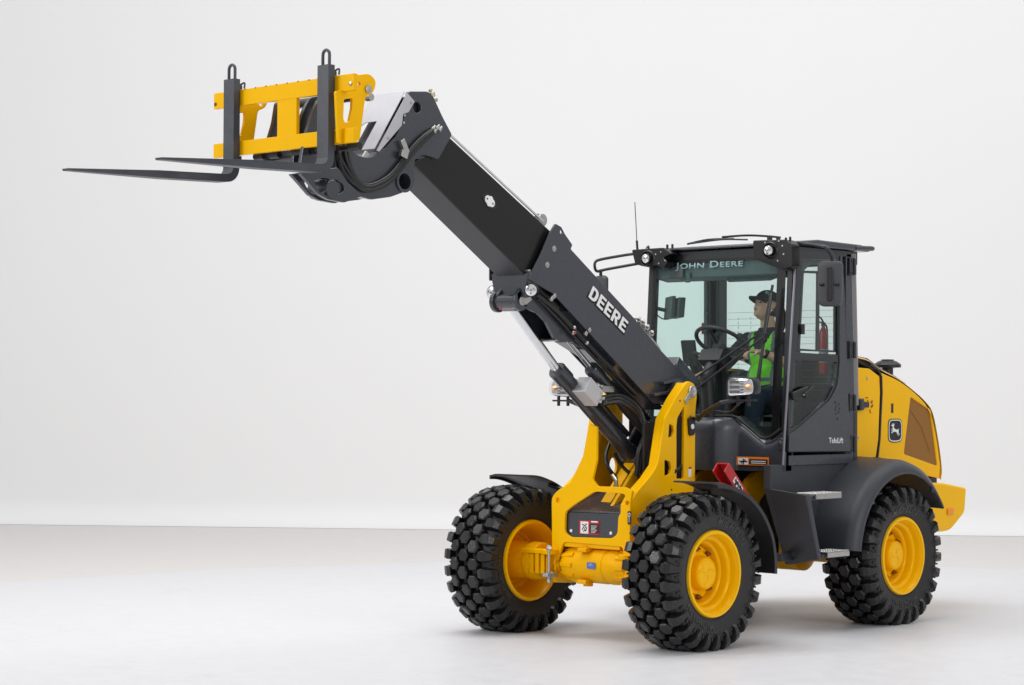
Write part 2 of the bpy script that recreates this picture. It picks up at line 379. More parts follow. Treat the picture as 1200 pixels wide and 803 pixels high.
# ---- wheels
AX = .50; TR = .525
def tyre_mesh(parent):
    m = MB(); n = 96
    # carcass profile (t outward from the wheel centre, radius)
    prof = [(-.150, .270), (-.170, .285), (-.188, .33), (-.200, .385), (-.197, .42), (-.180, .450), (-.140, .462), (-.07, .468), (0, .470),
            (.07, .468), (.140, .462), (.180, .450), (.197, .42), (.200, .385), (.188, .33), (.170, .285), (.150, .270)]
    m.mi = 1; m.lathe((0, 0, 0), (0, 1, 0), prof, n, False, False)
    for sgn in (-1, 1):      # raised ring beads on the sidewall
        for rr, tt in ((.300, .1765), (.405, .2005)):
            m.lathe((0, 0, 0), (0, sgn, 0), [(tt - .006, rr - .007), (tt + .004, rr - .004), (tt + .004, rr + .003), (tt - .006, rr + .007)], n, False, False)
    m.mi = 0
    N = 26
    def carc(t):
        a = abs(t)
        for (t0, r0), (t1, r1) in zip(prof[8:], prof[9:]):
            if t0 <= a <= t1: return r0 + (r1 - r0) * (a - t0) / (t1 - t0)
        return .484
    def P(t, th, r): return (r * math.cos(th), t, r * math.sin(th))
    def block(poly, top, ins=.80):
        """poly: (t, theta) outline; a lug rises from the carcass to radius `top` with a chamfer"""
        ct = sum(p[0] for p in poly) / len(poly); ch = sum(p[1] for p in poly) / len(poly)
        def ringv(k, f): return [m.bm.verts.new(P(ct + (t - ct) * k, ch + (h - ch) * k, f(ct + (t - ct) * k))) for t, h in poly]
        a = ringv(1.10, lambda t: carc(t) - .012); b = ringv(1.0, lambda t: top(t) - .007); c = ringv(.80, lambda t: top(t) + .0035)
        for p, q in ((a, b), (b, c)):
            for i in range(len(poly)): m.face([p[i], p[(i + 1) % len(poly)], q[(i + 1) % len(poly)], q[i]])
        m.face(c)
    st = 2 * math.pi / N
    crown = lambda t: TR - 2.2 * max(0, abs(t) - .04) ** 2 * .8
    hexo = [(.048, 0), (.026, .38), (-.026, .38), (-.048, 0), (-.026, -.38), (.026, -.38)]
    for k in range(N):
        for col, off in ((0, 0), (-.086, .5), (.086, .5)):
            g_ = 1.0 if (k + (col > 0)) % 2 else .92
            block([(col + t * g_ + (.004 if k % 2 else -.004), (k + off + h * .97 * g_) * st) for t, h in hexo], crown)
        for sg in (-1, 1):       # shoulder lugs that run down the sidewall
            th0 = k * st
            sec = [(.129, -.27, .27), (.160, -.34, .33), (.196, -.31, .27), (.218, -.25, .19), (.222, -.18, .12)]
            rad = [crown(.128) + .001, .516, .500, .462, .398]
            inn = [.458, .452, .438, .415, .384]
            tin = [.128, .158, .180, .194, .199]
            top = [[m.bm.verts.new(P(sg * t, th0 + h * st * sg * 1.0, r)) for h in (h0 * .86, h1 * .86)] for (t, h0, h1), r in zip(sec, rad)]
            bot = [[m.bm.verts.new(P(sg * ti, th0 + h * st * sg, r)) for h in (h0 * 1.12, h1 * 1.12)] for (t, h0, h1), r, ti in zip(sec, inn, tin)]
            for i in range(len(sec) - 1):
                m.face([top[i][0], top[i][1], top[i + 1][1], top[i + 1][0]])
                m.face([top[i][0], top[i + 1][0], bot[i + 1][0], bot[i][0]])
                m.face([top[i][1], bot[i][1], bot[i + 1][1], top[i + 1][1]])
            m.face([top[0][0], bot[0][0], bot[0][1], top[0][1]]); m.face([top[-1][0], top[-1][1], bot[-1][1], bot[-1][0]])
            # bars between the lugs low on the sidewall
            h = (k + .5) * st
            m.obox(P(sg * .2015, h, .425), P(0, h, 1), (0, 1, 0), P(0, h + math.pi / 2, 1), .012, .006, .006)
    return m.build('tyre', [RUB, RUBS], parent, bev=.0022, smooth=25, seg=1)
def rim_mesh(parent):
    m = MB()
    for sgn in (1,):
        prof = [(.186, .262), (.186, .282), (.172, .288), (.160, .282), (.156, .268), (.140, .262), (.135, .243), (.090, .238), (.075, .222), (.02, .218),
                (-.02, .222), (-.11, .240), (-.135, .243), (-.140, .262), (-.156, .268), (-.160, .282), (-.172, .288), (-.186, .282), (-.186, .262),
                (-.168, .250), (-.128, .232), (-.10, .226), (-.02, .208), (.0, .206)]
        m.lathe((0, 0, 0), (0, 1, 0), prof, 72, False, False)
        m.lathe((0, 0, 0), (0, 1, 0), [(0, .190), (.055, .194), (.066, .200), (.072, .214), (.112, .220), (.122, .226), (.128, .243), (.160, .248), (.172, .256), (.186, .264)], 72, False, False)
        m.lathe((0, 0, 0), (0, 1, 0), [(.0, .192), (.004, .186), (.022, .178), (.026, .10), (.026, .001)], 72, False, True)
        m.lathe((0, 0, 0), (0, 1, 0), [(-.012, .208), (-.004, .195), (.018, .178), (.022, .10), (.022, .001)], 72, False, True)
    return m.build('rim', YEL, parent, smooth=40)
def hub_mesh(parent):
    m = MB()
    m.lathe((0, .03, 0), (0, 1, 0), [(0, .142), (.014, .140), (.022, .118), (.066, .108), (.080, .106), (.090, .098), (.094, .088), (.090, .086), (.088, .001)], 48, False, True)
    for i in range(3):
        a = i * 2.1 + .4
        m.tube([(math.cos(a) * .012, .119, math.sin(a) * .012), (math.cos(a + .3) * .045, .119, math.sin(a + .3) * .045), (math.cos(a + .9) * .078, .119, math.sin(a + .9) * .078)], .004, 6, 4)
    m.lathe((.06, .118, .045), (0, 1, 0), [(0, .011), (.006, .011), (.008, .006), (.008, .001)], 6)
    return m.build('hub_cover', YEL, parent, smooth=35)
def nut_mesh(parent, a):
    m = MB(); c = Vector((math.cos(a) * .160, .034, math.sin(a) * .160))
    m.lathe(c, (0, 1, 0), [(0, .020), (.005, .020), (.006, .014)], 16); m.lathe(c, (0, 1, 0), [(.005, .0155), (.020, .0155), (.022, .012)], 6); m.lathe(c, (0, 1, 0), [(.02, .008), (.034, .008)], 10)
    return m.build('wheel_nut', NUT, parent, smooth=30)
NUT = mat('bronze_wheel_nut', (.30, .15, .04), .35, .8)
def tyre_text(parent):
    obs = []
    cu = bpy.data.curves.new('t', 'FONT'); cu.body = 'MICHELIN'; cu.size = .066; cu.offset = .0015; cu.extrude = .0012; cu.align_x = 'CENTER'; cu.space_character = 1.15
    ob = bpy.data.objects.new('t', cu); C.objects.link(ob); me = bpy.data.meshes.new_from_object(ob.evaluated_get(bpy.context.evaluated_depsgraph_get())); bpy.data.objects.remove(ob)
    for a0 in (math.pi / 2 - .9, -math.pi / 2 - .9):
        for sg in (1, -1):
            out = MB(); vs = []
            for vt in me.vertices:
                r = .322 + vt.co.y; th = a0 - vt.co.x / .34
                t = .184 + (r - .322) * .31 + vt.co.z + .0022
                vs.append(out.bm.verts.new((-sg * r * math.cos(th), sg * t, r * math.sin(th))))
            for p in me.polygons: out.face([vs[i] for i in p.vertices])
            out.build('tyre_lettering', TXTR, parent, smooth=0)
TXTR = mat('raised_rubber_lettering', (.03, .03, .031), .4)
def wheel(name, loc):
    g = empty(name, loc, LD); tyre_mesh(g); rim_mesh(g); hub_mesh(g)
    for i in range(8): nut_mesh(g, i * math.pi / 4 + .3)
    tyre_text(g); return g
W0 = wheel('wheel', (0, .805, AX))
def copy_tree(o, parent):
    c = o.copy(); C.objects.link(c); c.parent = parent
    for ch in o.children: copy_tree(ch, c)
    return c
for x, sy, rz in ((-2.28, 1, .9), (0, -1, .35), (-2.28, -1, .2)):
    c = copy_tree(W0, LD); c.location = (x, sy * .805, AX)
    c.rotation_euler = (0, rz, 0 if sy > 0 else math.pi)
W0.rotation_euler = (0, .35, 0)

# ---- front frame (boom tower)
TO = [(806, 446, .03), (814, 450, .03), (817, 462, .03), (815, 483), (814.5, 566), (800, 640), (770, 690), (737, 690), (738, 592), (746, 577, .1), (761, 560, .1), (771, 545, .1), (779, 491), (792, 466)]
slot = fillet(px([(802, 476), (801.3, 561), (793, 561), (793, 500), (794, 490)], y=.34), .01)
dh1 = fillet(px([(779, 539), (785, 541), (787, 549), (785, 556), (779, 558)], y=.34), .01)
dh2 = fillet(px([(784.5, 497), (789, 499), (790, 506), (788, 512), (783.5, 513)], y=.34), .01)
c1 = U(739.5, 589.5, y=.34)
fr = []
for sg in (1, -1):
    hs = [slot, dh1, dh2] if sg > 0 else [circ2(*px([(716, 546)], y=-.34)[0][:2], .042, 24, .06)]
    fr.append(plate_y('p', TO, .34, .024, YEL, None, hs, .012, .004, at=.34 * sg))
    fe = [(738.5, 605), (738.5, 592), (746, 577.5), (761, 560.5), (771.3, 545), (779.3, 491), (792.3, 466.5), (804, 448.5)]
    bk = [(809, 452), (797, 469), (785.5, 493), (778, 546), (768, 564), (752, 582), (745, 594), (745, 605)]
    b = MB(); b.prism([(v_[0], v_[1]) for v_ in px(fe + bk, y=.34)], .255 * sg, .336 * sg); fr.append(b.build('p', YEL, None, bev=.004))
# front cross plate with the rounded opening
hole = fillet(px([(662, 600), (661.5, 624), (668, 629.5), (717, 631), (723.5, 626), (724.5, 604), (733, 596), (733, 579), (697, 576), (672, 592)], x=.1), .03)
fp = plate_x('p', [(647, 664), (646.3, 583, .05), (653, 575, .03), (668, 566), (683, 535), (690, 497), (699, 500), (699, 540), (694, 562), (700, 570), (732, 571), (741, 575), (738.5, 588, .03), (737.5, 688), (731, 684), (730, 641, .03), (660, 635, .03), (654, 655)], .1, .022, YEL, None,
             [hole, circ2(*px([(653.9, 586.6)], x=.1)[0][:2], .021), circ2(*px([(735.5, 590)], x=.1)[0][:2], .017)], .012)
fr.append(fp)
b = MB()
b.box((.07, -.26, .72), (-.5, .26, .75)); b.box((-.45, -.26, .45), (-.5, .26, 1.05)); b.box((-.10, -.2, .58), (-.40, .2, .66))
b.hexa([(.085, -.25, .62), (.085, .25, .62), (.085, .25, .66), (.085, -.25, .66), (-.4, -.25, .62), (-.4, .25, .62), (-.4, .25, .66), (-.4, -.25, .66)])
b.bar((-.05, -.02, .86), (-.40, -.02, 1.22), .09, .05); b.bar((-.05, .08, .86), (-.40, .08, 1.22), .03, .1)
fr.append(b.build('p', YEL, None, bev=.006))
FF = join('front_frame', fr, LD)
b = MB(); b.box((-.60, -.24, .62), (-.63, .24, 1.52)); b.box((-.47, .19, 1.02), (-.60, .235, 1.60)); b.box((-.22, .19, 1.10), (-.47, .21, 1.48)); b.build('slot_shade_fill', BLK, FF, bev=.004)  # added black boxes imitate the shaded cavity behind the tower slot
# machinery seen in the well: dark pump cover, fittings
b = MB()
P1 = [U(663, 600, x=.085), U(723.5, 602, x=.085)]
zt = P1[0].z; zb = U(690, 630, x=.085).z; zb2 = zt + .165
b.mi = 0
b.hexa([(.060, -.245, zb - .01), (.060, .262, zb - .01), (.072, .262, zb - .01), (.072, -.245, zb - .01), (.060, -.245, zt), (.060, .262, zt), (.072, .262, zt), (.072, -.245, zt)])
b.hexa([(-.34, -.235, zb2 - .012), (-.34, .25, zb2 - .012), (.070, .262, zt + .001), (.070, -.245, zt + .001), (-.34, -.235, zb2), (-.34, .25, zb2), (.072, .262, zt + .013), (.072, -.245, zt + .013)])
cp = b.build('cover_panel', GRY, FF, bev=.004)
for py_ in ((669.5, 622), (716, 625)):
    q = U(*py_, x=.075); MB().lathe(q, (1, 0, 0), [(0, .012), (.004, .011), (.006, .004)], 12).build('bolt', WHT, cp)
def decal_x(name, x, p0, p1, m, parent, th=.002, r=.004):
    a = U(*p0, x=x); c = U(*p1, x=x)
    return link(name, flat([fillet([(a.y, a.z), (c.y, a.z), (c.y, c.z), (a.y, c.z)], r)], th, Matrix.Translation((x + th / 2, 0, 0)) @ MYZ), m, parent)
wl = decal_x('warning_label', .0735, (679, 609.5), (702.5, 627), RED, FF)
obs = [decal_x('p', .0757, (680.5, 611), (689.5, 625.5), WHT, None), decal_x('p', .0757, (691, 614), (701.5, 625.5), BLK, None, r=.001), decal_x('p', .0757, (693, 610.6), (700.5, 612.6), WHT, None, r=.001)]
b = MB()
for i in range(6):
    q = U(692.5, 616 + i * 1.55, x=.0782); b.box((.0780, q.y, q.z), (.0786, q.y + .055 - (i % 3) * .008, q.z - .003))
obs.append(b.build('p', WHT, None, smooth=0))
b = MB(); q = U(685, 618, x=.078)
b.tube([(.078, q.y - .02, q.z + .02), (.078, q.y, q.z + .012), (.078, q.y + .018, q.z - .004), (.078, q.y + .010, q.z - .026)], .004, 6)
b.tube([(.078, q.y - .02, q.z - .018), (.078, q.y - .008, q.z + .004), (.078, q.y + .004, q.z - .02), (.078, q.y - .01, q.z - .028)], .0035, 6)
b.sphere((.078, q.y + .013, q.z + .02), .003, .007, .007, 10)
obs.append(b.build('p', BLK, None)); join('warning_symbols', obs, wl)
# lift-point decals
def liftdecal(px_, py_, y):
    q = U(px_, py_, y=y); o = link('p', flat([fillet([(q.x - .022, q.z - .045), (q.x + .022, q.z - .045), (q.x + .022, q.z + .045), (q.x - .022, q.z + .045)], .012)], .002, Matrix.Translation((0, y + .001, 0)) @ MXZ), BLK, None)
    m = MB(); m.tube([(q.x + .011 * math.cos(a / 12 * 6.283), y + .003, q.z + .02 + .013 * math.sin(a / 12 * 6.283)) for a in range(13)], .003, 6); m.tube([(q.x, y + .003, q.z + .004), (q.x, y + .003, q.z - .03)], .003, 6)
    join('tie_down_label', [o, m.build('p', WHT, None)], FF)
q = U(737.8, 607, x=.1)
o = link('p', flat([fillet([(q.y - .016, q.z - .045), (q.y + .016, q.z - .045), (q.y + .016, q.z + .045), (q.y - .016, q.z + .045)], .01)], .002, Matrix.Translation((.102, -.0, 0)) @ MYZ), BLK, None)
m = MB(); m.tube([(.104, q.y + .009 * math.cos(a / 12 * 6.283), q.z + .02 + .012 * math.sin(a / 12 * 6.283)) for a in range(13)], .003, 6); m.tube([(.104, q.y, q.z + .004), (.104, q.y, q.z - .03)], .003, 6)
join('tie_down_label', [o, m.build('p', WHT, None)], FF)
q = U(809, 553, y=.345)
join('tie_down_label', [link('p', flat([[(q.x - .016, q.z - .035), (q.x + .016, q.z - .035), (q.x + .016, q.z + .035), (q.x - .016, q.z + .035)]], .002, Matrix.Translation((0, .341, 0)) @ MXZ), WHT, None),
      link('p', flat([[(q.x - .016, q.z + .02), (q.x + .016, q.z + .02), (q.x + .016, q.z + .035), (q.x - .016, q.z + .035)]], .002, Matrix.Translation((0, .3425, 0)) @ MXZ), RED, None)], FF)
# boom pivot pins
for sg in (1, -1):
    q = U(810.5, 459, y=.34); b = MB()
    b.lathe((q.x, sg * .335, q.z), (0, sg, 0), [(0, .042), (.018, .042), (.022, .036), (.014, .018), (.014, .001)], 28)
    b.obox((q.x + .035, sg * .344, q.z - .03), (1, 0, 1.0), (0, 1, 0), (-1, 0, 1), .018, .006, .062)
    b.build('pivot_pin', STL, FF, bev=.002)
# small bolt holes
b = MB()
for p in ((799, 549), (787, 574), (808, 468), (809, 488), (797, 470)):
    q = U(*p, y=.341); b.lathe((q.x, .338, q.z), (0, 1, 0), [(0, .007), (.0035, .007)], 10)
b.build('bolt', BLK, FF)

# ---- front axle
b = MB()
N = 12
def octo(y, ry, rz, cx=0., cz=AX): return [(cx + ry * math.cos(2 * math.pi * (i + .5) / N), y, cz + rz * math.sin(2 * math.pi * (i + .5) / N)) for i in range(N)]
secs = [(-.30, .07, .07), (-.27, .10, .105), (-.235, .115, .115), (-.19, .122, .122), (.11, .126, .126), (.115, .120, .120), (.135, .120, .120), (.14, .126, .126), (.20, .125, .125), (.22, .116, .116), (.30, .112, .112), (.31, .09, .09)]
prev = None
for y, a, c in secs:
    k = [b.bm.verts.new(p) for p in octo(y, a, c)]
    if prev:
        for i in range(N): b.face([prev[i], prev[(i + 1) % N], k[(i + 1) % N], k[i]])
    else: b.face(k[::-1])
    prev = k
b.face(prev)
for i in range(10):   # end ribs
    a = 2 * math.pi * i / 10
    for y0, y1, r0, r1 in ((-.27, -.15, .098, .123), (.22, .30, .115, .113)):
        b.bar((r0 * math.cos(a), y0, AX + r0 * math.sin(a)), (r1 * math.cos(a), y1, AX + r1 * math.sin(a)), .03, .02, (-math.sin(a), 0, math.cos(a)))
for z in (.621, .379): b.lathe((.06, -.05, z), (0, 0, 1), [(-.02, .034), (.016, .032)], 16)
b.box((.09, -.09, .595), (.132, -.01, .622)); b.box((.09, -.09, .378), (.132, -.01, .405))
for sg in (-1, 1):
    b.cyl((0, sg * .30, AX), (0, sg * .86, AX), .085, 24)
    b.lathe((0, sg * .5, AX), (0, sg, 0), [(0, .09), (.02, .13), (.10, .135), (.12, .115), (.30, .15), (.33, .15)], 32)
    for k in range(5):   # ridged steering knuckle
        b.box((.02, sg * (.34 + k * .052), .425), (.13, sg * (.34 + k * .052 + .036), .572 - (k % 2) * .012))
    b.lathe((.12, sg * .345, .565), (0, 0, 1), [(0, .062), (.03, .062), (.036, .056)], 24)
    b.box((.06, sg * .33, .565), (.14, sg * .60, .595))
AXL = b.build('front_axle', YELC, LD, bev=.005, smooth=32)
b = MB(); y = -.315
b.cyl((.165, y, .40), (.165, y, .60), .012, 14); b.cyl((.165, y, .385), (.165, y, .40), .02, 8)
b.lathe((.165, y, .415), (0, 0, 1), [(0, .05), (.025, .05)], 6); b.lathe((.165, y, .60), (0, 0, 1), [(0, .024), (.018, .022), (.03, .012)], 6)
b.sphere((.165, y, .385), .02, seg=12); b.box((.10, y - .03, .41), (.165, y + .03, .45))
b.build('tie_rod', STL, AXL, bev=.002)
q = U(692.5, 663, x=.128)
join('id_plate', [link('p', flat([fillet([(q.y - .037, q.z - .022), (q.y + .037, q.z - .022), (q.y + .037, q.z + .022), (q.y - .037, q.z + .022)], .004)], .002, Matrix.Translation((.1285, 0, 0)) @ MYZ), BLU, None),
     MB().box((.1297, q.y - .02, q.z + .008), (.1306, q.y + .012, q.z + .013)).box((.1297, q.y - .025, q.z - .002), (.1306, q.y + .022, q.z + .001)).build('p', mat('pale_print', (.45, .5, .7), .5), None, smooth=0)], AXL)
for i in range(7):
    a = math.pi * 2 * i / 10 - 1.6
    MB().lathe((.0 + .10 * math.cos(a), .312, AX + .10 * math.sin(a)), (0, 1, 0), [(0, .014), (.012, .014), (.02, .008)], 6).build('axle_bolt', YELC, AXL)
b = MB(); b.cyl((-2.28, -.8, AX), (-2.28, .8, AX), .085, 24)
for sg in (-1, 1): b.lathe((-2.28, sg * .5, AX), (0, sg, 0), [(0, .09), (.02, .13), (.10, .135), (.12, .115), (.30, .15), (.33, .15)], 32)
b.lathe((-2.28, -.16, AX), (0, 1, 0), [(0, .08), (.05, .16), (.27, .16), (.32, .08)], 28); b.build('rear_axle', YELC, LD)

# ---- rear frame, articulation
b = MB()
for sg in (1, -1):
    y = .24 * sg
    b.prism([(-1.8, .46), (-3.1, .46), (-3.1, .95), (-2.3, 1.05), (-1.8, 1.0)], y, y - .03 * sg)
    nk = fillet(px([(866, 640), (872, 600), (868, 582), (874, 562), (888, 550), (912, 547), (914, 566), (898, 572), (887, 588), (884, 606), (892, 640)], y=.24), .03)
    m_ = flat([nk], .05, Matrix.Translation((0, y, 0)) @ MXZ, .005); b.bm.from_mesh(m_)
    b.prism([(-1.12, .43), (-1.50, .43), (-1.62, .47), (-1.62, .52), (-1.20, .54), (-1.12, .50)], .30 * sg, .20 * sg)
b.box((-.9, -.2, .95), (-1.5, .2, .98))
b.box((-.5, -.14, .52), (-1.05, .14, .56)); b.box((-.5, -.14, .95), (-1.0, .14, .99)); b.cyl((-.72, 0, .46), (-.72, 0, 1.05), .06, 20)
b.box((-2.9, -.3, .45), (-3.3, .3, .9))
RF = b.build('rear_frame', YELC, LD, bev=.006)
b = MB()
b.box((-1.25, -.2, .5), (-1.9, .2, .98)); b.cyl((-.6, .17, .60), (-1.1, .2, .66), .035, 16); b.cyl((-.6, -.17, .60), (-1.1, -.2, .66), .035, 16)
b.box((-1.12, .20, .60), (-1.35, .28, .78)); b.cyl((-1.1, .12, .86), (-1.45, .12, .80), .06, 16); b.cyl((-1.0, .2, .7), (-1.3, .33, .70), .05, 16)
b.build('driveline', BLK, RF, bev=.004)
b = MB(); b.lathe((-1.06, .28, .56), (.1, 1, 0), [(0, .045), (.03, .045), (.035, .06), (.06, .06), (.065, .03), (.09, .03)], 16); b.box((-1.02, .27, .47), (-1.2, .36, .56))
b.build('hydraulic_motor', CAST, RF, bev=.003)
def hoses(name, paths, r, m, parent, n=10):
    b = MB()
    for p in paths: b.tube(p, r, n, 6)
    return b.build(name, m, parent, smooth=60)
hoses('hydraulic_hose', [[(-.45, .18, .95), (-.75, .30, 1.0), (-1.0, .30, .90), (-1.2, .2, .7)], [(-.5, .1, .85), (-.8, .26, .86), (-1.1, .28, .74), (-1.3, .1, .6)], [(-.95, .33, .98), (-.93, .34, .88), (-1.02, .34, .76), (-1.1, .30, .70)]], .022, HOSE, RF)

# ---- outer boom
BY = .165
OB = [(651, 262, .01), (658, 266), (662, 274), (671, 287), (669, 292), (746, 376), (773, 409), (799, 437, .02), (812, 452, .03), (813, 468, .04), (795, 478, .03), (766, 473), (728, 431), (648, 344), (619, 327), (633, 300), (644, 274)]
obs = [plate_y('p', OB, BY, .014, GRY, None, [circ2(*px([(658, 272)], y=BY)[0][:2], .013, 14)], .008, .003), ]
obs.append(plate_y('p', OB, BY, .014, GRY, None, [], .008, .003, at=-BY))
def seg(p, q, y, wd, th): # sheet across the boom along an edge
    return
b = MB()
def across(b, p, q, hy, th, inset=0, plane=BY):
    """a sheet spanning y=-hy..hy whose edge-on line runs p->q (photo points on the near plane)"""
    P, Q = U(*p, y=plane), U(*q, y=plane); P.y = Q.y = 0
    d = (Q - P).normalized(); n = Vector((-d.z, 0, d.x))
    if n.z < 0: n = -n
    c = (P + Q) / 2 + n * inset
    b.obox(c, d, (0, 1, 0), n, (Q - P).length / 2, hy, th / 2)
across(b, (667, 293), (795, 437), BY - .012, .012, -.008)
across(b, (668, 368), (778, 484), BY - .012, .012, .03)
obs.append(b.build('p', GRY, None, bev=.003))
BOOM = join('boom', obs, LD)
# front collar under the boom, cross tube, gussets
b = MB()
fb = [px([(619, 327)], y=BY)[0]]
P0 = U(620, 318, y=BY); P1 = U(606, 354, y=BY)
b.hexa([(P0.x, -BY - .02, P0.z), (P0.x, BY, P0.z), (P0.x - .06, BY, P0.z - .01), (P0.x - .06, -BY - .02, P0.z - .01),
        (P0.x + .006, -BY + .03, P0.z - .17), (P0.x + .006, BY - .04, P0.z - .17), (P0.x - .06, BY - .04, P0.z - .17), (P0.x - .06, -BY + .03, P0.z - .17)])
gus = px([(619, 322), (624, 332), (621, 346), (632, 356), (650, 360), (672, 372), (697, 398), (728, 432), (640, 338)], y=.10)
gs = [(622, 330), (648, 343), (725, 428), (716, 430), (703, 417), (690, 407), (674, 400), (656, 400), (650, 396), (641, 378), (632, 368), (618, 361), (607, 356), (606, 344), (612, 336)]
obs = [b.build('p', GRY, None, bev=.012), plate_y('p', gs, .10, .03, GRY, None, [], .01, .004), plate_y('p', gs, .10, .03, GRY, None, [], .01, .004, at=-.10)]
pin = U(611, 353, y=.10)
b = MB(); b.cyl((pin.x, -.11, pin.z), (pin.x, .08, pin.z), .052, 28); b.lathe((pin.x, .075, pin.z), (0, 1, 0), [(0, .064), (.025, .064)], 28); b.lathe((pin.x, -.125, pin.z), (0, 1, 0), [(0, .070), (.03, .070)], 28)
b.box((P0.x + .01, -.175, P0.z - .05), (P0.x - .05, -BY - .02, P0.z + .03))
obs.append(b.build('p', GRY, None, bev=.003))
b = MB(); across(b, (652, 398), (674, 399), .075, .012, 0, .10); across(b, (674, 400), (722, 430), .075, .012, 0, .10); obs.append(b.build('p', GRY, None))
COL = join('boom_bracket', obs, BOOM)
b = MB(); b.lathe((pin.x, .10, pin.z), (0, 1, 0), [(0, .03), (.012, .03), (.014, .014), (.008, .012), (.008, .001)], 24); b.obox((pin.x - .05, .108, pin.z + .01), (1, 0, -.6), (0, 1, 0), (.6, 0, 1), .035, .004, .02)
b.build('cylinder_pin', STL, BOOM, bev=.001)
# boom bolts and the weld pads
for p in ((649.5, 291.5), (641.5, 310.5)):
    q = U(*p, y=BY); MB().lathe((q.x, BY - .002, q.z), (0, 1, 0), [(0, .020), (.003, .020), (.003, .014), (.006, .013), (.008, .001)], 18).build('boom_bolt', STL, BOOM)
b = MB()
for p, q in (((586, 317), (598, 318)), ((616, 316.5), (622, 316))):
    P, Q = U(*p, y=0), U(*q, y=0); b.box((P0.x + .004, P.y + (.02 if p[0] < 600 else .11), P0.z), (P0.x - .02, P.y + (.02 if p[0] < 600 else .11) + .05, P0.z + .012))
b.build('wear_pad', STL, BOOM)
# lettering with a dark outline
L0, L1, L2 = U(688.8, 348, y=BY), U(730.5, 390.5, y=BY), U(694.5, 335, y=BY)
dk = mat('black_vinyl', (.006, .006, .007), .4)
e = (L1 - L0) * .012
def block_letters(name, bl, br, tl, n, m, parent, grow, lift, th):
    D = [[(0, 0), (0, 1), (.42, 1), (.62, .93), (.74, .76), (.77, .5), (.74, .24), (.62, .07), (.42, 0)], [(.23, .20), (.40, .20), (.49, .27), (.53, .5), (.49, .73), (.40, .80), (.23, .80)]]
    E_ = [[(0, 0), (0, 1), (.66, 1), (.66, .80), (.23, .80), (.23, .60), (.60, .60), (.60, .41), (.23, .41), (.23, .20), (.67, .20), (.67, 0)]]
    R_ = [[(0, 0), (0, 1), (.48, 1), (.64, .94), (.72, .82), (.72, .62), (.65, .49), (.53, .42), (.76, 0), (.50, 0), (.30, .37), (.23, .37), (.23, 0)], [(.23, .56), (.42, .56), (.49, .62), (.49, .74), (.42, .80), (.23, .80)]]
    x = 0; outs = []
    for g_, w_ in ((D, .77), (E_, .67), (E_, .67), (R_, .76), (E_, .67)):
        for poly in g_: outs.append([(x + a, b_) for a, b_ in poly])
        x += w_ + .13
    x -= .13
    u = (br - bl) / x; v = tl - bl; v = v - u.normalized() * v.dot(u.normalized()) * .0
    v = v - n * v.dot(n)
    M = Matrix(((u.x, v.x, n.x, bl.x + n.x * lift), (u.y, v.y, n.y, bl.y + n.y * lift), (u.z, v.z, n.z, bl.z + n.z * lift), (0, 0, 0, 1)))
    if grow:
        M = M @ Matrix.Diagonal((1, 1, th / (2 * grow), 1))
        cu = bpy.data.curves.new('c', 'CURVE'); cu.dimensions = '2D'; cu.fill_mode = 'BOTH'; cu.bevel_depth = grow; cu.bevel_resolution = 0
        for o in outs:
            if len(o) < 8 and len(outs) > 7 and grow > .055: continue
            sp_ = cu.splines.new('POLY'); sp_.points.add(len(o) - 1); sp_.use_cyclic_u = True
            for p, q in zip(sp_.points, o): p.co = (q[0], q[1], 0, 1)
        ob = bpy.data.objects.new('c', cu); C.objects.link(ob); me = bpy.data.meshes.new_from_object(ob.evaluated_get(bpy.context.evaluated_depsgraph_get()))
        bpy.data.objects.remove(ob); me.transform(M); me.materials.clear(); return link(name, me, m, parent, smooth=0)
    return link(name, flat(outs, th, M), m, parent, smooth=0)
N_ = Vector((0, 1, 0))
block_letters('lettering', L0, L1, L2, N_, WHT, BOOM, 0, .005, .002)
block_letters('lettering_outline', L0, L1, L2, N_, dk, BOOM, .10, .0015, .003)
# hydraulics on top of the boom
pts = [U(745, 377, y=.10), U(756, 390, y=.10), U(768, 403, y=.10), U(776, 418, y=.10), U(780, 430, y=.10), U(786, 440, y=.10), U(797, 446, y=.10)]
hoses('steel_pipe', [pts, [p + Vector((.0, -.05, .01)) for p in pts]], .011, STL, BOOM)
b = MB()
for p in ((748, 376), (753, 379), (758, 385), (763, 392)):
    q = U(*p, y=.10); b.lathe(q, (.4, .6, .5), [(-.02, .02), (.01, .02), (.012, .013), (.035, .013)], 8); b.box(q - Vector((.02, .05, .02)), q + Vector((.02, 0, .02)))
b.build('valve_fitting', STL, BOOM, bev=.002)
b = MB(); q0 = U(784, 420, y=.0); q1 = U(806, 446, y=.0)
b.bar(q0 + Vector((0, .02, -.02)), q1 + Vector((0, .02, -.02)), .12, .08); b.build('pipe_guard', GRY, BOOM, bev=.01)
for p, pl in (((733, 432), .12), ((747, 449), .12)):
    q = U(*p, y=pl)
q = U(769, 500 - 30, y=BY)
b = MB()
for p in ((786, 446), (792, 455), (775, 460)):
    q = U(*p, y=BY + .03); b.bar(U(p[0] - 14, p[1] + 3, y=BY), U(p[0] + 6, p[1] - 1, y=BY), .10, .02)
b.build('boom_gusset', GRY, BOOM, bev=.003)
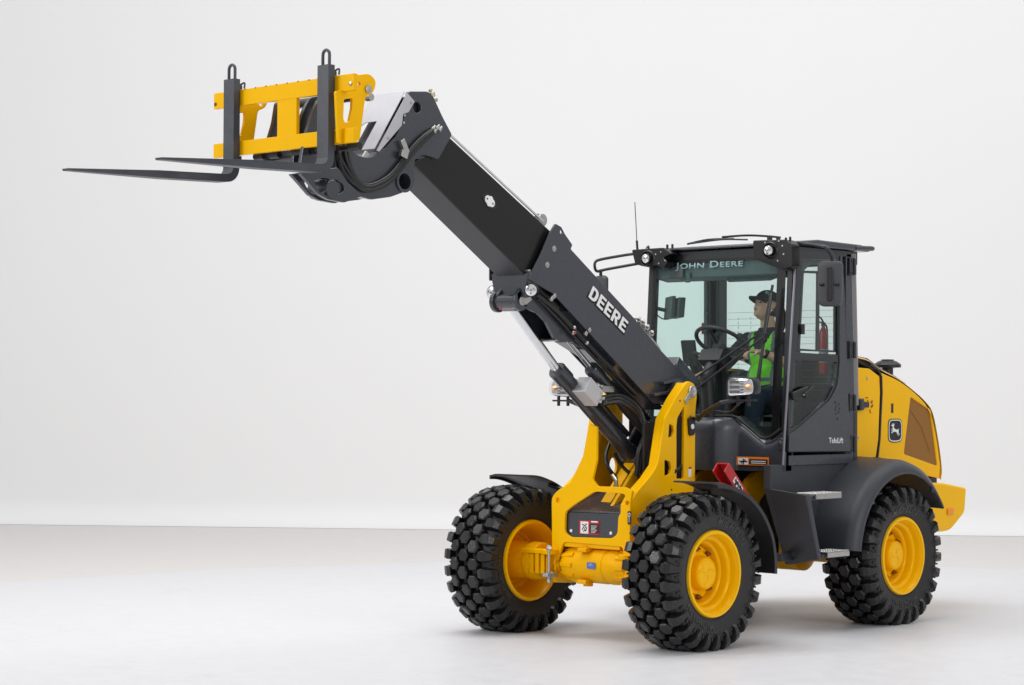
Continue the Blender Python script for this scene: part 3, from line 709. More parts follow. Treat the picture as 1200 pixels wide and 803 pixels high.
# boom foot: lugs reaching the pivot
q = U(810.5, 459, y=.34)
b = MB()
b.cyl((q.x, -.25, q.z), (q.x, .25, q.z), .075, 32); b.build('boom_foot', GRY, BOOM, bev=.004)
hoses('boom_hose', [[U(629, 345, y=.13), U(655, 367, y=.15), U(690, 405, y=.15), U(745, 462, y=.15)], [U(630, 349, y=.1), U(652, 371, y=.12), U(688, 410, y=.12), U(742, 466, y=.12)]], .014, HOSE, BOOM)
b = MB()
for p in ((646, 350, .17), (686, 391, .17), (690, 387, .17), (649, 347, .17)):
    q = U(p[0], p[1], y=p[2]); b.obox(q, (1, 0, -1), (0, 1, 0), (1, 0, 1), .014, .012, .012)
for p in ((673, 384), (672, 390), (688, 402)): b.sphere(U(*p, y=.16), .014, seg=10)
b.build('hose_clamp', STL, BOOM, bev=.002)
for p in ((674, 390, .175), (593, 362, .0)):
    q = U(p[0], p[1], y=p[2]) + (Vector((.05, 0, 0)) if p[0] < 600 else Vector((0, 0, 0))); MB().sphere(q, .010, seg=10).build('grease_cap', RED, BOOM)

# ---- work lights on the boom
def work_light(c, d, r, parent, name='work_light'):
    c = Vector(c); d = Vector(d).normalized()
    o = MB().lathe(c, -d, [(0, r), (.012, r * 1.08), (.03, r * 1.02), (.06, r * .6), (.07, .01)], 28).build(name, BLK, parent)
    m = MB(); m.lathe(c, d, [(-.004, r * .92), (.006, r * .9), (.012, r * .6), (.014, .001)], 28, False, True); m.build('lens', LENS, o)
    m = MB()
    for a in (.5, 2.6, 4.7): 
        up = Vector((0, 0, 1)); s_ = d.cross(up).normalized(); m.sphere(c + d * .012 + (s_ * math.cos(a) + up * math.sin(a)) * r * .5, r * .16, seg=8)
    m.sphere(c + d * .012, r * .2, seg=8)
    m.build('bulb', mat('lamp_chip', (.25, .25, .27), .3, .6), o); return o
work_light(U(622.5, 340, y=.20), (.85, .5, -.1), .042, BOOM)
work_light(U(576.5, 343, y=-.23), (.95, .15, -.1), .044, BOOM)

# ---- inner (telescoping) boom
IY = .125
e0, e1 = U(526, 160, y=IY), U(639, 265, y=IY)      # top edge
f0, f1 = U(484, 191, y=IY), U(604, 316, y=IY)      # bottom edge
dirb = (e1 - e0).normalized(); e2 = e1 + dirb * .35; f2 = f1 + dirb * .5
b = MB(); b.prism([(e0.x, e0.z), (e2.x, e2.z), (f2.x, f2.z), (f0.x, f0.z)], IY, -IY)
IB = b.build('boom_extension', BLKG, LD, bev=.008)
nb = Vector((-dirb.z, 0, dirb.x));  nb = nb if nb.z < 0 else -nb
b = MB(); c = (f0 + f2) / 2; c.y = 0; b.obox(c + nb * .002, f2 - f0, (0, 1, 0), nb, (f2 - f0).length / 2, IY - .006, .004); b.build('underside_plate', BLKU, IB)
# badge on the inner boom
q = U(573.5, 236, y=IY + .001); mm = MB()
ax = dirb; az = Vector((0, 1, 0)).cross(ax)
def on(u, v, w=.002): return q + ax * u + az * v + Vector((0, w, 0))
o1 = link('p', flat([fillet([(-.085, 0), (-.03, .04), (.03, .04), (.085, 0), (.03, -.04), (-.03, -.04)], .01)], .003, Matrix.Translation(q) @ Matrix(((ax.x, az.x, 0, 0), (0, 0, 1, 0), (ax.z, az.z, 0, 0), (0, 0, 0, 1)))), BLK, None)
o2 = MB().lathe(on(-.022, 0), (0, 1, 0), [(0, .026), (.004, .026)], 16).lathe(on(.022, 0), (0, 1, 0), [(0, .026), (.0042, .026)], 16).lathe(on(0, .016), (0, 1, 0), [(0, .02), (.0044, .02)], 16).lathe(on(0, -.016), (0, 1, 0), [(0, .02), (.0046, .02)], 16).build('p', WHT, None)
o3 = MB().lathe(on(-.03, 0, .006), (0, 1, 0), [(0, .006), (.002, .006)], 10).lathe(on(.03, 0, .006), (0, 1, 0), [(0, .006), (.002, .006)], 10).build('p', BLK, None)
join('access_cover', [o1, o2, o3], IB)
# chromed tube and roller along the top
b = MB(); p0 = U(528, 163, y=0) ; p1 = U(633, 262, y=0)
t0 = e0 + Vector((.01, -.05, .030)); t1 = e1 + Vector((.01, -.05, .030))
b.cyl(t0 + Vector((0, .04, 0)), t1 + Vector((0, .04, 0)), .008, 12); b.build('telescope_rod', CHR, IB)
b = MB(); b.lathe((t1.x, .05, t1.z + .01), (0, 1, 0), [(0, .045), (.02, .045), (.02, .02), (.05, .02), (.05, .04), (.065, .04)], 24); b.build('rod_roller', STL, BOOM)

# ---- boom head (gooseneck)
HY = .15
HP = [(479, 107, .02), (502, 107, .03), (508, 113), (519, 137), (530, 158), (514, 187), (497, 181, .04), (487, 186, .02), (485, 198), (487, 210, .02), (485, 219, .03), (472, 226, .02), (458, 231), (436, 234), (420, 230), (405, 218), (394, 200), (391, 170), (400, 160), (412, 172), (419, 182, .02), (432, 185, .03), (447, 178, .02), (464, 160), (476, 132)]
hh = circ2(*px([(489, 126)], y=HY)[0][:2], .033, 24)
ht = circ2(*px([(473, 213)], y=HY)[0][:2], .052, 24)
obs = [plate_y('p', HP, HY, .03, GRY, None, [hh, ht], .015, .005), plate_y('p', HP, HY, .03, GRY, None, [hh, ht], .015, .005, at=-HY)]
t = U(473, 213, y=HY)
bmr = MB()
for r0 in (.068,):
    n = 28; R1 = [bmr.ring((t.x, HY + .012, t.z), (0, 1, 0), .068, n), bmr.ring((t.x, -HY - .012, t.z), (0, 1, 0), .068, n), bmr.ring((t.x, -HY - .012, t.z), (0, 1, 0), .05, n), bmr.ring((t.x, HY + .012, t.z), (0, 1, 0), .05, n)]
    for a_, c_ in ((0, 1), (1, 2), (2, 3), (3, 0)):
        for i in range(n): bmr.face([R1[a_][i], R1[a_][(i + 1) % n], R1[c_][(i + 1) % n], R1[c_][i]])
obs.append(bmr.build('p', GRY, None, bev=.002))
b = MB()
across(b, (458, 231), (485, 221), HY - .02, .012, .01, HY); across(b, (420, 228), (458, 231), HY - .02, .012, .01, HY); across(b, (396, 205), (420, 229), HY - .02, .012, .01, HY)
across(b, (504, 109), (528, 158), HY - .02, .012, -.012, HY); across(b, (484, 186), (500, 184), HY - .02, .012, 0, HY)
across(b, (432, 186), (462, 162), HY - .03, .012, -.02, HY)
obs.append(b.build('p', GRY, None))
HEAD = join('boom_head', obs, LD)
# aluminium guard between the head plates
ga, gb = U(476.5, 108.5, y=HY), U(440.5, 176, y=HY); ga.y = gb.y = 0
dg_ = (gb - ga).normalized(); gn = Vector((dg_.z, 0, -dg_.x)); gn = gn if gn.x > 0 else -gn
Lg = (gb - ga).length
MG = Matrix((( dg_.x, 0, gn.x, ga.x + gn.x * .012), (0, 1, 0, 0), (dg_.z, 0, gn.z, ga.z + gn.z * .012), (0, 0, 0, 1)))
hy = HY - .003
go = [(0, -hy), (0, hy), (Lg, hy), (Lg, .035), (Lg * .50, .035), (Lg * .50, -.07), (Lg * .70, -hy)]
G = [link('p', flat([fillet(go, .006)], .005, MG, .001), ALU, None)]
fl = [(479, 108), (486, 118), (480, 127), (474, 133), (471, 143), (473, 148), (463, 160), (447, 179), (444, 181), (446, 176)]
G.append(plate_y('p', [(477.5, 109), (486, 119), (479, 131.5), (472.5, 134), (471, 147), (457, 163.5), (444.5, 178), (441.5, 176.5)], HY + .008, .006, ALU, None, [], .004, .001))
b = MB(); b.obox(ga + dg_ * (Lg * .62) - gn * .05, dg_, (0, 1, 0), gn, Lg * .42, HY - .035, .012); b.build('cutout_dark_plate', BLK, HEAD)  # added black plate, only darkens what shows through the guard cutout
GD = join('guard_plate', G, HEAD)
b = MB()
for p in ((482, 120.5), (474, 135.5), (473, 144), (455, 162)):
    q = U(*p, y=HY + .009); b.lathe(q, (0, 1, 0), [(0, .008), (.005, .008), (.006, .003)], 8)
b.build('guard_bolt', STL, HEAD)
b = MB(); b.cyl(U(452, 150, y=-.0), U(437, 178, y=-.0), .05, 20); b.cyl(U(437, 178, y=0), U(424, 196, y=0), .03, 16); b.box(U(420, 210, y=-.1), U(400, 180, y=.1)); b.build('tilt_cylinder', GRY, HEAD, bev=.004)
b = MB(); q = U(440, 158, y=-.03); b.obox(q, dg_, (0, 1, 0), gn, .03, .03, .008); q = U(427, 186, y=.12); b.obox(q, dg_, (0, 1, 0), gn, .045, .008, .02); b.build('cylinder_bracket', STL, HEAD, bev=.002)
MB().lathe((hh[0][0] - .033, HY - .034, hh[0][1]), (0, -1, 0), [(0, .045), (.01, .045)], 20).build('hole_shade_disc', BLK, HEAD)  # added black disc stands for the shade deep inside the hole
# hoses sweeping down the near side of the head
for k, (dy, off) in enumerate(((0, 0), (0, 4.5), (0, 9), (0, 13))):
    y = HY + .022 + (k % 2) * .004
    hp = [(507, 152 + off * .3), (496, 160 + off * .5), (484, 172 + off * .6), (470, 190 + off * .6), (456, 206 + off * .6), (438, 216 + off * .5), (425, 216 + off * .4), (415, 205 + off * .3 + k * 1), (409 - k * 3, 188), (408 - k * 4, 172), (410 - k * 4, 163)]
    if k == 2: hp = hp[:-4] + [(412, 212), (402, 200), (398, 186), (399, 170)]
    hoses('hydraulic_hose', [[U(*p, y=y) for p in hp]], .0125, HOSE, HEAD)
b = MB()
for p in ((513, 149), (510, 153), (505, 157), (508, 150), (516, 151)):
    q = U(*p, y=HY + .02); b.lathe(q, (-.7, 0, .7), [(-.02, .014), (.0, .014), (.002, .009), (.02, .009)], 6)
q = U(472, 172, y=HY + .01); b.obox(q + Vector((0, .02, 0)), (1, 0, -.6), (0, 1, 0), (.6, 0, 1), .018, .004, .045); b.obox(q + Vector((.02, .03, -.05)), (1, 0, .3), (0, 1, 0), (-.3, 0, 1), .028, .012, .022)
b.build('hose_fitting', STL, HEAD, bev=.002)
b = MB(); q = U(505, 111, y=.10); b.lathe(U(506, 112, y=.13), (.3, 0, .8), [(-.01, .022), (.02, .022), (.025, .012), (.04, .012)], 8); b.box(U(512, 119, y=.13), U(509, 116, y=.10)); b.build('grease_fitting', mat('tarnished_brass', (.45, .40, .30), .4, .8), HEAD)
# quick coupler below the carriage
CP = [(362, 214, .01), (352, 203), (396, 196, .02), (408, 214), (425, 230, .01), (404, 237.5, .01), (385, 234, .01), (374, 228, .01)]
hc = fillet(px([(367, 212), (378, 208.5), (392, 209.5), (402, 215), (404, 223), (397, 228), (384, 229), (374, 225)], y=.26), .02)
obs = [plate_y('p', CP, .26, .03, GRY, None, [hc], .01, .004), plate_y('p', CP, .26, .03, GRY, None, [hc], .01, .004, at=.18)]
q = U(389, 222, y=.25)
ARM = [(303, 189, .01), (308, 176), (322, 150), (326, 122), (338, 124), (334, 150), (322, 176), (314, 192)]
for yy in (-.40, -.08, .10):
    A_ = px(ARM, y=-.40); obs.append(plate_y('p', A_, yy, .03, GRY, None, [], .01, .004, raw=True))
obs.append(plate_y('p', [(343, 196), (349, 150), (357, 128), (364, 114), (388, 110), (384, 135), (380, 160), (380, 196)], .06, .03, BARR, None, [], .02, .004))
obs.append(plate_y('p', [(352, 196), (358, 160), (366, 135), (374, 116), (396, 112), (392, 140), (390, 196)], .20, .03, GRY, None, [], .02, .004))
obs.append(plate_y('p', [(303, 191), (311, 165), (317, 145), (321, 120), (343, 118), (338, 140), (329, 165), (318, 191)], .30, .03, GRY, None, [], .01, .004, raw=False, at=.30) if False else plate_y('p', px([(303, 191), (311, 165), (317, 145), (321, 120), (343, 118), (338, 140), (329, 165), (318, 191)], y=-.32), -.32, .03, GRY, None, [], .02, .004, raw=True))
b = MB(); z1 = U(310, 186, y=-.4); b.cyl((z1.x - .04, -.42, z1.z), (z1.x - .04, .12, z1.z), .045, 20); b.box((z1.x - .02, -.42, z1.z - .05), (z1.x - .14, .10, z1.z + .02)); b.cyl((z1.x - .12, -.3, z1.z + .33), (z1.x - .12, .3, z1.z + .33), .03, 16)
b.prism([(z1.x - .02, z1.z), (z1.x - .30, z1.z - .20), (z1.x - .34, z1.z - .12), (z1.x - .10, z1.z + .1)], -.15, .10)
obs.append(b.build('p', GRY, None, bev=.004))
QC = join('quick_coupler', obs, LD)
b = MB(); b.cyl((q.x + .01, .10, q.z), (q.x + .01, .268, q.z), .052, 28); b.lathe((q.x, .17, q.z), (0, 1, 0), [(0, .062), (.006, .062)], 28); b.build('coupler_roller', GRY, QC, bev=.004)
b = MB(); b.cyl((q.x - .05, .19, q.z - .0), (q.x - .05, .238, q.z - .0), .02, 14); b.build('coupler_pin', STL, QC)
hoses('coupler_hose', [[(z1.x - .05, -.02, z1.z + .28), (z1.x - .10, .02, z1.z + .10), (z1.x - .02, .05, z1.z - .02)], [(z1.x - .05, .02, z1.z + .26), (z1.x - .14, .08, z1.z + .12), (z1.x - .04, .12, z1.z - .0)]], .016, HOSE, QC)

# ---- fork carriage
BX = 2.906
za, zb_ = U(415.4, 85.6, x=BX).z, U(415.4, 105.5, x=BX).z
zc, zd = U(416.5, 149, x=BX).z, U(416.5, 166.5, x=BX).z
b = MB()
b.box((BX, -.622, za), (BX - .03, .622, zb_)); b.box((BX, -.622, zc), (BX - .03, .622, zd))
yl = U(324.3, 130, x=BX).y; yr = U(347, 130, x=BX).y
b.box((BX - .003, yl, zb_ + .003), (BX - .028, yr, zc - .003))
b.box((BX - .031, -.5, za - .01), (BX - .05, .5, zb_ + .02))
ca = [b.build('p', YEL, None, bev=.003)]
sl = fillet(px([(403.3, 116.5), (413.2, 115), (413, 126), (409.5, 143), (404.5, 144), (402.5, 139)], y=.53), .012)
SP = [(394, 107), (414.5, 103), (414.5, 88.5), (433, 86, .05), (441.5, 95, .06), (438, 109, .03), (428.5, 113, .02), (421.8, 164), (414, 167), (397, 168)]
sh = circ2(*px([(432.3, 104.5)], y=.53)[0][:2], .016, 14); sh2 = circ2(*px([(421, 98.5)], y=.53)[0][:2], .012, 14)
for yy in (.53, -.44):
    ca.append(plate_y('p', SP, .53, .022, YEL, None, [sl, sh, sh2], .01, .003, at=yy))
CARR = join('fork_carriage', ca, LD)
b = MB(); q = U(432.3, 104.5, y=.54); b.lathe(q - Vector((0, .03, 0)), (0, 1, 0), [(0, .024), (.032, .024), (.034, .012)], 20); q = U(434, 114, y=.5); b.lathe(q - Vector((0, .03, 0)), (0, 1, 0), [(0, .022), (.04, .022)], 18); b.build('carriage_pin', STL, CARR)
b = MB(); q = U(411, 98, x=BX); b.lathe(q, (1, 0, 0), [(0, .012), (.006, .012), (.008, .006)], 14); b.build('carriage_bolt', STL, CARR)
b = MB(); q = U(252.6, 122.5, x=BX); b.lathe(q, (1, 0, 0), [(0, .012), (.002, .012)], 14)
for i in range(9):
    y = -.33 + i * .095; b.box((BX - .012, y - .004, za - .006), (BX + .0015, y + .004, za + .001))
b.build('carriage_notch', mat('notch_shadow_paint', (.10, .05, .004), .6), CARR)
b = MB()
for x_ in (412, 300, 318, 345, 360, 372): 
    q = U(x_, 168 if x_ > 400 else 190, x=BX - .04); b.cyl((BX - .06, q.y - .03, zd - .012), (BX - .06, q.y + .05, zd - .012), .022, 14)
b.box((BX - .05, .44, zd - .03), (BX - .12, .56, zd - .004)); b.build('carriage_hook', BLK, CARR, bev=.002)
# forks
def fork(y):
    fx = BX + .004; tt = .048; wd = .095; zt_ = U(378.5, 76, x=fx + tt).z; zb2 = 2.925
    hr = .09
    out = [(fx + tt, zt_), (fx, zt_), (fx, zb2 + hr)]
    for i in range(7):
        a = math.pi + math.pi / 2 * i / 6; out.append((fx + hr + hr * math.cos(a), zb2 + hr + hr * math.sin(a)))
    out += [(fx + .55, zb2 - .014), (fx + 1.215, zb2 - .022), (fx + 1.22, zb2 - .010), (fx + .6, zb2 + .028), (fx + hr, zb2 + .047)]
    for i in range(5):
        a = -math.pi / 2 - math.pi / 2 * i / 4; r2 = hr - tt; out.append((fx + hr + r2 * math.cos(a), zb2 + hr + r2 * math.sin(a)))
    m = MB(); m.prism(out, y - wd / 2, y + wd / 2)
    # narrow the tip a little
    for vt in m.bm.verts:
        if vt.co.x > fx + 1.1: vt.co.y = y + (vt.co.y - y) * .62
    fo = m.build('fork', FORK, CARR, bev=.005)
    m = MB(); m.box((fx - .001, y - .03, za + .003), (fx - .032, y + .03, za + .03)); m.box((fx - .001, y - .03, zd - .003), (fx - .032, y + .03, zd - .03))
    m.tube([(fx - .02, y + .02, za + .03), (fx - .04, y + .04, za + .045), (fx - .03, y + .05, za + .01)], .006, 8, 4)
    m.build('fork_hook', FORK, fo, bev=.002)
    hp = [(fx + .024, y - .028 , zt_ - .02)] + [(fx + .024, y + .028 * -math.cos(a * math.pi / 8), zt_ + .06 + .028 * math.sin(a * math.pi / 8)) for a in range(9)] + [(fx + .024, y + .028, zt_ - .02)]
    m = MB(); m.tube(hp, .0095, 10); m.build('lifting_eye', FORK, fo)
    return fo
fyn = (U(371.3, 130, x=BX + .05).y + U(385.7, 130, x=BX + .05).y) / 2; fyf = (U(261.5, 130, x=BX + .05).y + U(275, 130, x=BX + .05).y) / 2
fork(fyn); fork(fyf)

# ---- hydraulic cylinders
def cylinder(name, a, bq, c, r, rr, parent=LD):
    a, bq, c = Vector(a), Vector(bq), Vector(c); d = (bq - a).normalized()
    g = MB(); L = (bq - a).length
    g.lathe(a, d, [(-.02, r * .6), (0, r), (.05, r * 1.12), (.09, r * 1.12), (.10, r), (L - .12, r), (L - .115, r * 1.15), (L - .01, r * 1.15), (L, r * 1.02)], 32)
    g.cyl(a + Vector((0, -r * .9, 0)), a + Vector((0, r * .9, 0)), r * .9, 24)
    s = d.cross(Vector((0, 1, 0))).normalized(); s = s if s.z > 0 else -s
    g.tube([a + d * .15 + s * (r + .03), a + d * (L - .35) + s * (r + .03), a + d * (L - .25) + s * (r + .02)], r * .45, 12)
    o = g.build(name, BARR, parent)
    MB().cyl(bq - d * .02, c, rr, 24).build('rod', CHR, o)
    MB().cyl(c + Vector((0, -.06, 0)), c + Vector((0, .06, 0)), .045, 24).build('rod_eye', GRY, o)
    return o, d, s
yl1 = -.03
LC, dl, sl_ = cylinder('lift_cylinder', U(742, 536, y=yl1), U(652, 433, y=yl1), U(598, 357, y=yl1), .056, .031)
q = U(689, 459, y=yl1)
b = MB(); s_ = dl.cross(Vector((0, 1, 0))).normalized(); s_ = s_ if s_.z > 0 else -s_
b.obox(U(689, 459, y=.06), dl, (0, 1, 0), s_, .085, .055, .06); VB = b.build('valve_block', mat('machined_aluminium', (.62, .62, .64), .42, .5, bump=.15), LC, bev=.004)
b = MB(); 
for p in ((702, 452, .09), (700, 461, .09), (704, 466, .09), (697, 468, .09), (706, 470, .09)): b.lathe(U(p[0], p[1], y=p[2]), (-.4, .7, -.2), [(-.03, .02), (.0, .02), (.002, .013), (.03, .013)], 8)
b.box(U(706, 452, y=.08), U(712, 460, y=.02)); b.build('valve_fitting', STL, LC, bev=.002)
cylinder('telescope_cylinder', U(768, 515, y=.03), U(692, 431, y=.03), U(655, 385, y=.03), .046, .018)
hs = []
for k in range(3):
    hs.append([U(706, 466 + k * 4, y=.10), U(728, 464 + k * 4, y=.12 + k * .02), U(748, 478 + k * 5, y=.15), U(756, 500 + k * 3, y=.18), U(756 - k * 4, 530, y=.17), U(752 - k * 3, 552 + k * 3, y=.16)])
hs.append([U(712, 455, y=.05), U(735, 470, y=.10), U(752, 490, y=.16), U(762, 520, y=.2), U(757, 545, y=.2)])
hoses('hydraulic_hose', hs, .016, HOSE, FF)
hoses('hydraulic_hose', [[U(714, 520, y=-.16), U(710, 535, y=-.12), U(713, 548, y=-.08), U(722, 560, y=-.06)], [U(793, 545, y=.28), U(790, 554, y=.33), U(783, 553, y=.29)], [U(800, 540, y=.28), U(793, 551, y=.34), U(782, 550, y=.27)], [U(720, 530, y=-.0), U(728, 545, y=0), U(740, 556, y=.05), U(752, 560, y=.12)]], .013, HOSE, FF)
b = MB()
for p in ((722, 569), (737, 569)): b.cyl(U(p[0], p[1] + 6, y=.02), U(p[0], p[1] - 10, y=.02), .014, 10); b.lathe(U(p[0], p[1] + 3, y=.02), (0, 0, 1), [(0, .022), (.02, .022)], 6)
b.cyl(U(722, 563, y=.02), U(717, 556, y=.0), .015, 10); b.build('hose_fitting', STL, FF, bev=.001)
b = MB(); c_ = U(742, 538, y=-.03); b.cyl(c_ + Vector((0, -.10, 0)), c_ + Vector((0, .10, 0)), .062, 24); b.bar(c_ + Vector((-.02, -.085, .02)), c_ + Vector((-.18, -.085, .20)), .03, .10); b.bar(c_ + Vector((-.02, .085, .02)), c_ + Vector((-.18, .085, .20)), .03, .10); b.build('lift_linkage', BARR, FF, bev=.01)

# ---- fenders
def arch(name, cx, y0, y1, r, a0, a1, th, m, parent, lip=.03, rf=None, n=24):
    b = MB(); prev = None
    sg = 1 if y1 > y0 else -1
    for i in range(n + 1):
        a = R(a0 + (a1 - a0) * i / n); rr = r if rf is None else rf(math.degrees(a))
        c, s = math.cos(a), math.sin(a)
        prof = [(y0, rr + .0), (y0 + (y1 - y0) * .85, rr), (y1 - sg * .012, rr - .010), (y1, rr - lip * .6), (y1, rr - lip - .02), (y1 - sg * .012, rr - lip - .02), (y1 - sg * .016, rr - th - .01), (y0 + (y1 - y0) * .82, rr - th), (y0, rr - th)]
        k = [b.bm.verts.new((cx + q_ * c, y, AX + q_ * s)) for y, q_ in prof]
        if prev:
            for j in range(len(k)): b.face([prev[j], prev[(j + 1) % len(k)], k[(j + 1) % len(k)], k[j]])
        else: b.face(k)
        prev = k
    b.face(prev[::-1]); return b.build(name, m, parent, smooth=45)
for sg in (1, -1):
    o = arch('front_fender', 0, sg * .65, sg * 1.03, .605, 89, 183, .012, BLKF if 'BLKF' in globals() else mat('fender_plastic', (.022, .023, .027), .4, bump=.2, bscale=250, var=.08), LD, .02, lambda a: .60 + .05 * max(0, min(1, (a - 110) / 50)))
    m = MB(); m.bar((-.3, sg * .33, .92), (-.3, sg * .72, 1.02), .05, .02, (1, 0, 0)); m.bar((-.55, sg * .35, .9), (-.50, sg * .7, .86), .05, .02, (1, 0, 0)); m.build('fender_bracket', BLK, o)
for sg in (1, -1):
    o = arch('rear_fender', -2.28, sg * .60, sg * 1.02, .685, 0, 178 if sg > 0 else 178, .02, GRYP, LD, .05, lambda a: .685 - .03 * abs(math.cos(R(a))) , 30) if False else None
    b = MB(); prev = None
    def rr_(a):   # outer silhouette, squarer than the wheel
        return .66 + .045 * math.cos(R(2 * (a - 62))) ** 2 if a < 140 else .66 + .02
    n = 40
    for i in range(n + 1):
        a = 6 + (147 - 6) * (1 - i / n); ar = R(a); c, s = math.cos(ar), math.sin(ar)
        r1 = .70 + (.02 if a < 90 else .02 - .04 * (a - 90) / 57); r2 = .60
        prof = [(.60, r1), (.93, r1 - .015), (.985, r1 - .035), (1.015, r1 - .075), (1.02, r2 + .01), (1.012, r2), (.99, r2 + .004), (.97, r1 - .075), (.60, r1 - .05)]
        k = [b.bm.verts.new((-2.28 - q_ * c * 1 if False else -2.28 + q_ * -c * -1, y * sg, AX + q_ * s)) for y, q_ in prof]
        if prev:
            for j in range(len(k)): b.face([prev[j], prev[(j + 1) % len(k)], k[(j + 1) % len(k)], k[j]])
        else: b.face(k)
        prev = k
    b.face(prev[::-1])
    # front skirt down to the step
    RFN = b.build('rear_fender', GRYP, LD, smooth=50)
    if sg > 0: RFENDER = RFN
    q = Vector((-2.78, .92 * sg, .90))

# ---- side panel, steps (near side and far side)
for sg in (1, -1):
    sp = [(903, 545), (1003, 543), (1003, 560), (1000, 600), (990, 650), (928, 662), (903, 573)]
    o = plate_y('side_panel', sp, .66, .06, GRYP, LD, [], .006, .006, at=.66 * sg)
    m = MB(); T0 = U(945, 582, y=.98)
    # raked front guard
    m.hexa([(-1.074, sg * .64, 1.016), (-1.029, sg * .98, .985), (-1.055, sg * .98, .985), (-1.10, sg * .64, 1.016), (-1.33, sg * .64, .468), (-1.184, sg * .98, .536), (-1.21, sg * .98, .536), (-1.36, sg * .64, .468)])
    m.hexa([(-1.03, sg * .975, .985), (-1.03, sg * .99, .985), (-1.085, sg * .99, .985), (-1.085, sg * .975, .985), (-1.184, sg * .975, .53), (-1.184, sg * .99, .53), (-1.225, sg * .99, .53), (-1.225, sg * .975, .53)])
    m.box((-1.16, sg * .64, .50), (-1.66, sg * .70, .56)); 
    m.build('step_guard', GRYP, o, bev=.012)
    for z, x0, x1 in ((.972, -1.12, -1.50), (.560, -1.26, -1.60)):
        m = MB(); m.box((x0, sg * .70, z - .03), (x1, sg * .965, z)); s_o = m.build('step', GRYP, o, bev=.004)
        m = MB(); m.box((x0 - .04, sg * .80, z + .001), (x1 + .03, sg * .985, z + .014)); m.box((x0 - .04, sg * .973, z - .022), (x1 + .03, sg * .988, z + .010))
        for i in range(16):
            for j in range(6): m.lathe((x0 - .055 - i * .0215 , sg * (.82 + j * .028), z + .014), (0, 0, 1), [(0, .008), (.006, .006)], 6)
        m.build('step_tread', STL, s_o, bev=.001)
# black fitting at the rear of the fender
b = MB(); q = U(1092, 574, y=1.02); b.lathe(q, (0, 1, 0), [(-.01, .02), (.008, .018), (.012, .006)], 14); b.build('fender_bolt', BLK, RFENDER)

# ---- cab
CAB = empty('cab', (0, 0, 0), LD)
W = .66; XR = -2.12; ZB = 1.13; ZT = 2.72
def xa(z): return -1.25 - .10 * (z - ZB) / (ZT - ZB)        # A pillar line
b = MB()
for sg in (1, -1):
    b.hexa([(xa(ZB), sg * (W - .05), ZB), (xa(ZB), sg * W, ZB), (xa(ZB) - .08, sg * W, ZB), (xa(ZB) - .08, sg * (W - .05), ZB), (xa(ZT), sg * (W - .05), ZT), (xa(ZT), sg * W, ZT), (xa(ZT) - .07, sg * W, ZT), (xa(ZT) - .07, sg * (W - .05), ZT)])
    
    b.box((XR - .06, sg * (W - .11), ZB + .1), (XR + .05, sg * (W - .03), ZT))
    b.box((xa(ZT), sg * (W - .05), ZT - .03), (XR, sg * W, ZT + .02))
b.box((xa(ZT) + .01, -W, ZT - .055), (xa(ZT) - .06, W, ZT + .02)); b.box((XR, -W, ZT - .08), (XR - .05, W, ZT + .02))
b.box((XR - .05, -W, ZB), (XR + .01, W, 1.62)); b.box((xa(ZB) - .02, -W + .002, ZB), (XR, W - .012, ZB + .04))
b.build('cab_frame', BLKC if 'BLKC' in globals() else mat('cab_frame_paint', (.016, .018, .022), .3, coat=.4), CAB, bev=.006)
# rounded grey corner posts behind the door
for sg in (1, -1):
    MB().box((XR - .01, sg * (W - .04), ZB), (XR + .10, sg * W, ZT)).build('door_post', GRY, CAB, bev=.006)
    b = MB(); b.tube([(XR - .035, sg * (W - .045), 1.60), (XR - .015, sg * (W - .045), 2.2), (XR + .005, sg * (W - .045), ZT)], .055, 18); b.build('corner_post', mat('warm_grey_post', (.20, .185, .185), .35, coat=.3), CAB)
# roof
b = MB()
b.prism([(xa(ZT) + .07, ZT + .025), (xa(ZT) + .07, ZT + .045), (-1.6, ZT + .075), (XR - .05, ZT + .068), (XR - .15, ZT + .05), (XR - .15, ZT + .02), (XR - .05, ZT + .022), (-1.6, ZT + .022)], -W - .04, W + .04)
ROOF = b.build('roof', GRY, CAB, bev=.010)
b = MB()
for sg in (1,):
    a = (930, 286); 
    b.tube([(XR + .03, W + .03, ZT + .04), (XR - .1, W + .06, ZT + .045), (XR - .16, W + .05, ZT + .045), (XR - .165, W - .1, ZT + .045)], .018, 10, 4)
b.build('roof_rail', GRY, CAB)
# inner roof liner and dark visor
b = MB(); b.prism([(xa(ZT) - .01, ZT - .02), (xa(ZT) - .01, ZT - .18), (xa(ZT) - .14, ZT - .20), (xa(ZT) - .3, ZT - .10), (XR + .02, ZT - .06), (XR + .02, ZT + .0)], -W + .06, W - .06); b.build('roof_liner', LINER, CAB, bev=.01)
hp = U(857, 320, x=xa(2.5) - .2)
b = MB(); b.lathe((hp.x, hp.y, hp.z), (.6, 0, -1), [(-.02, .055), (.01, .06), (.016, .03)], 20)
b.hexa([(-1.44, .0, 2.50), (-1.44, .40, 2.50), (-1.9, .40, 2.62), (-1.9, .0, 2.62), (-1.44, -.04, 2.60), (-1.44, .45, 2.60), (-1.9, .45, 2.68), (-1.9, -.04, 2.68)]); b.build('ceiling_console', LINER, CAB, bev=.015)
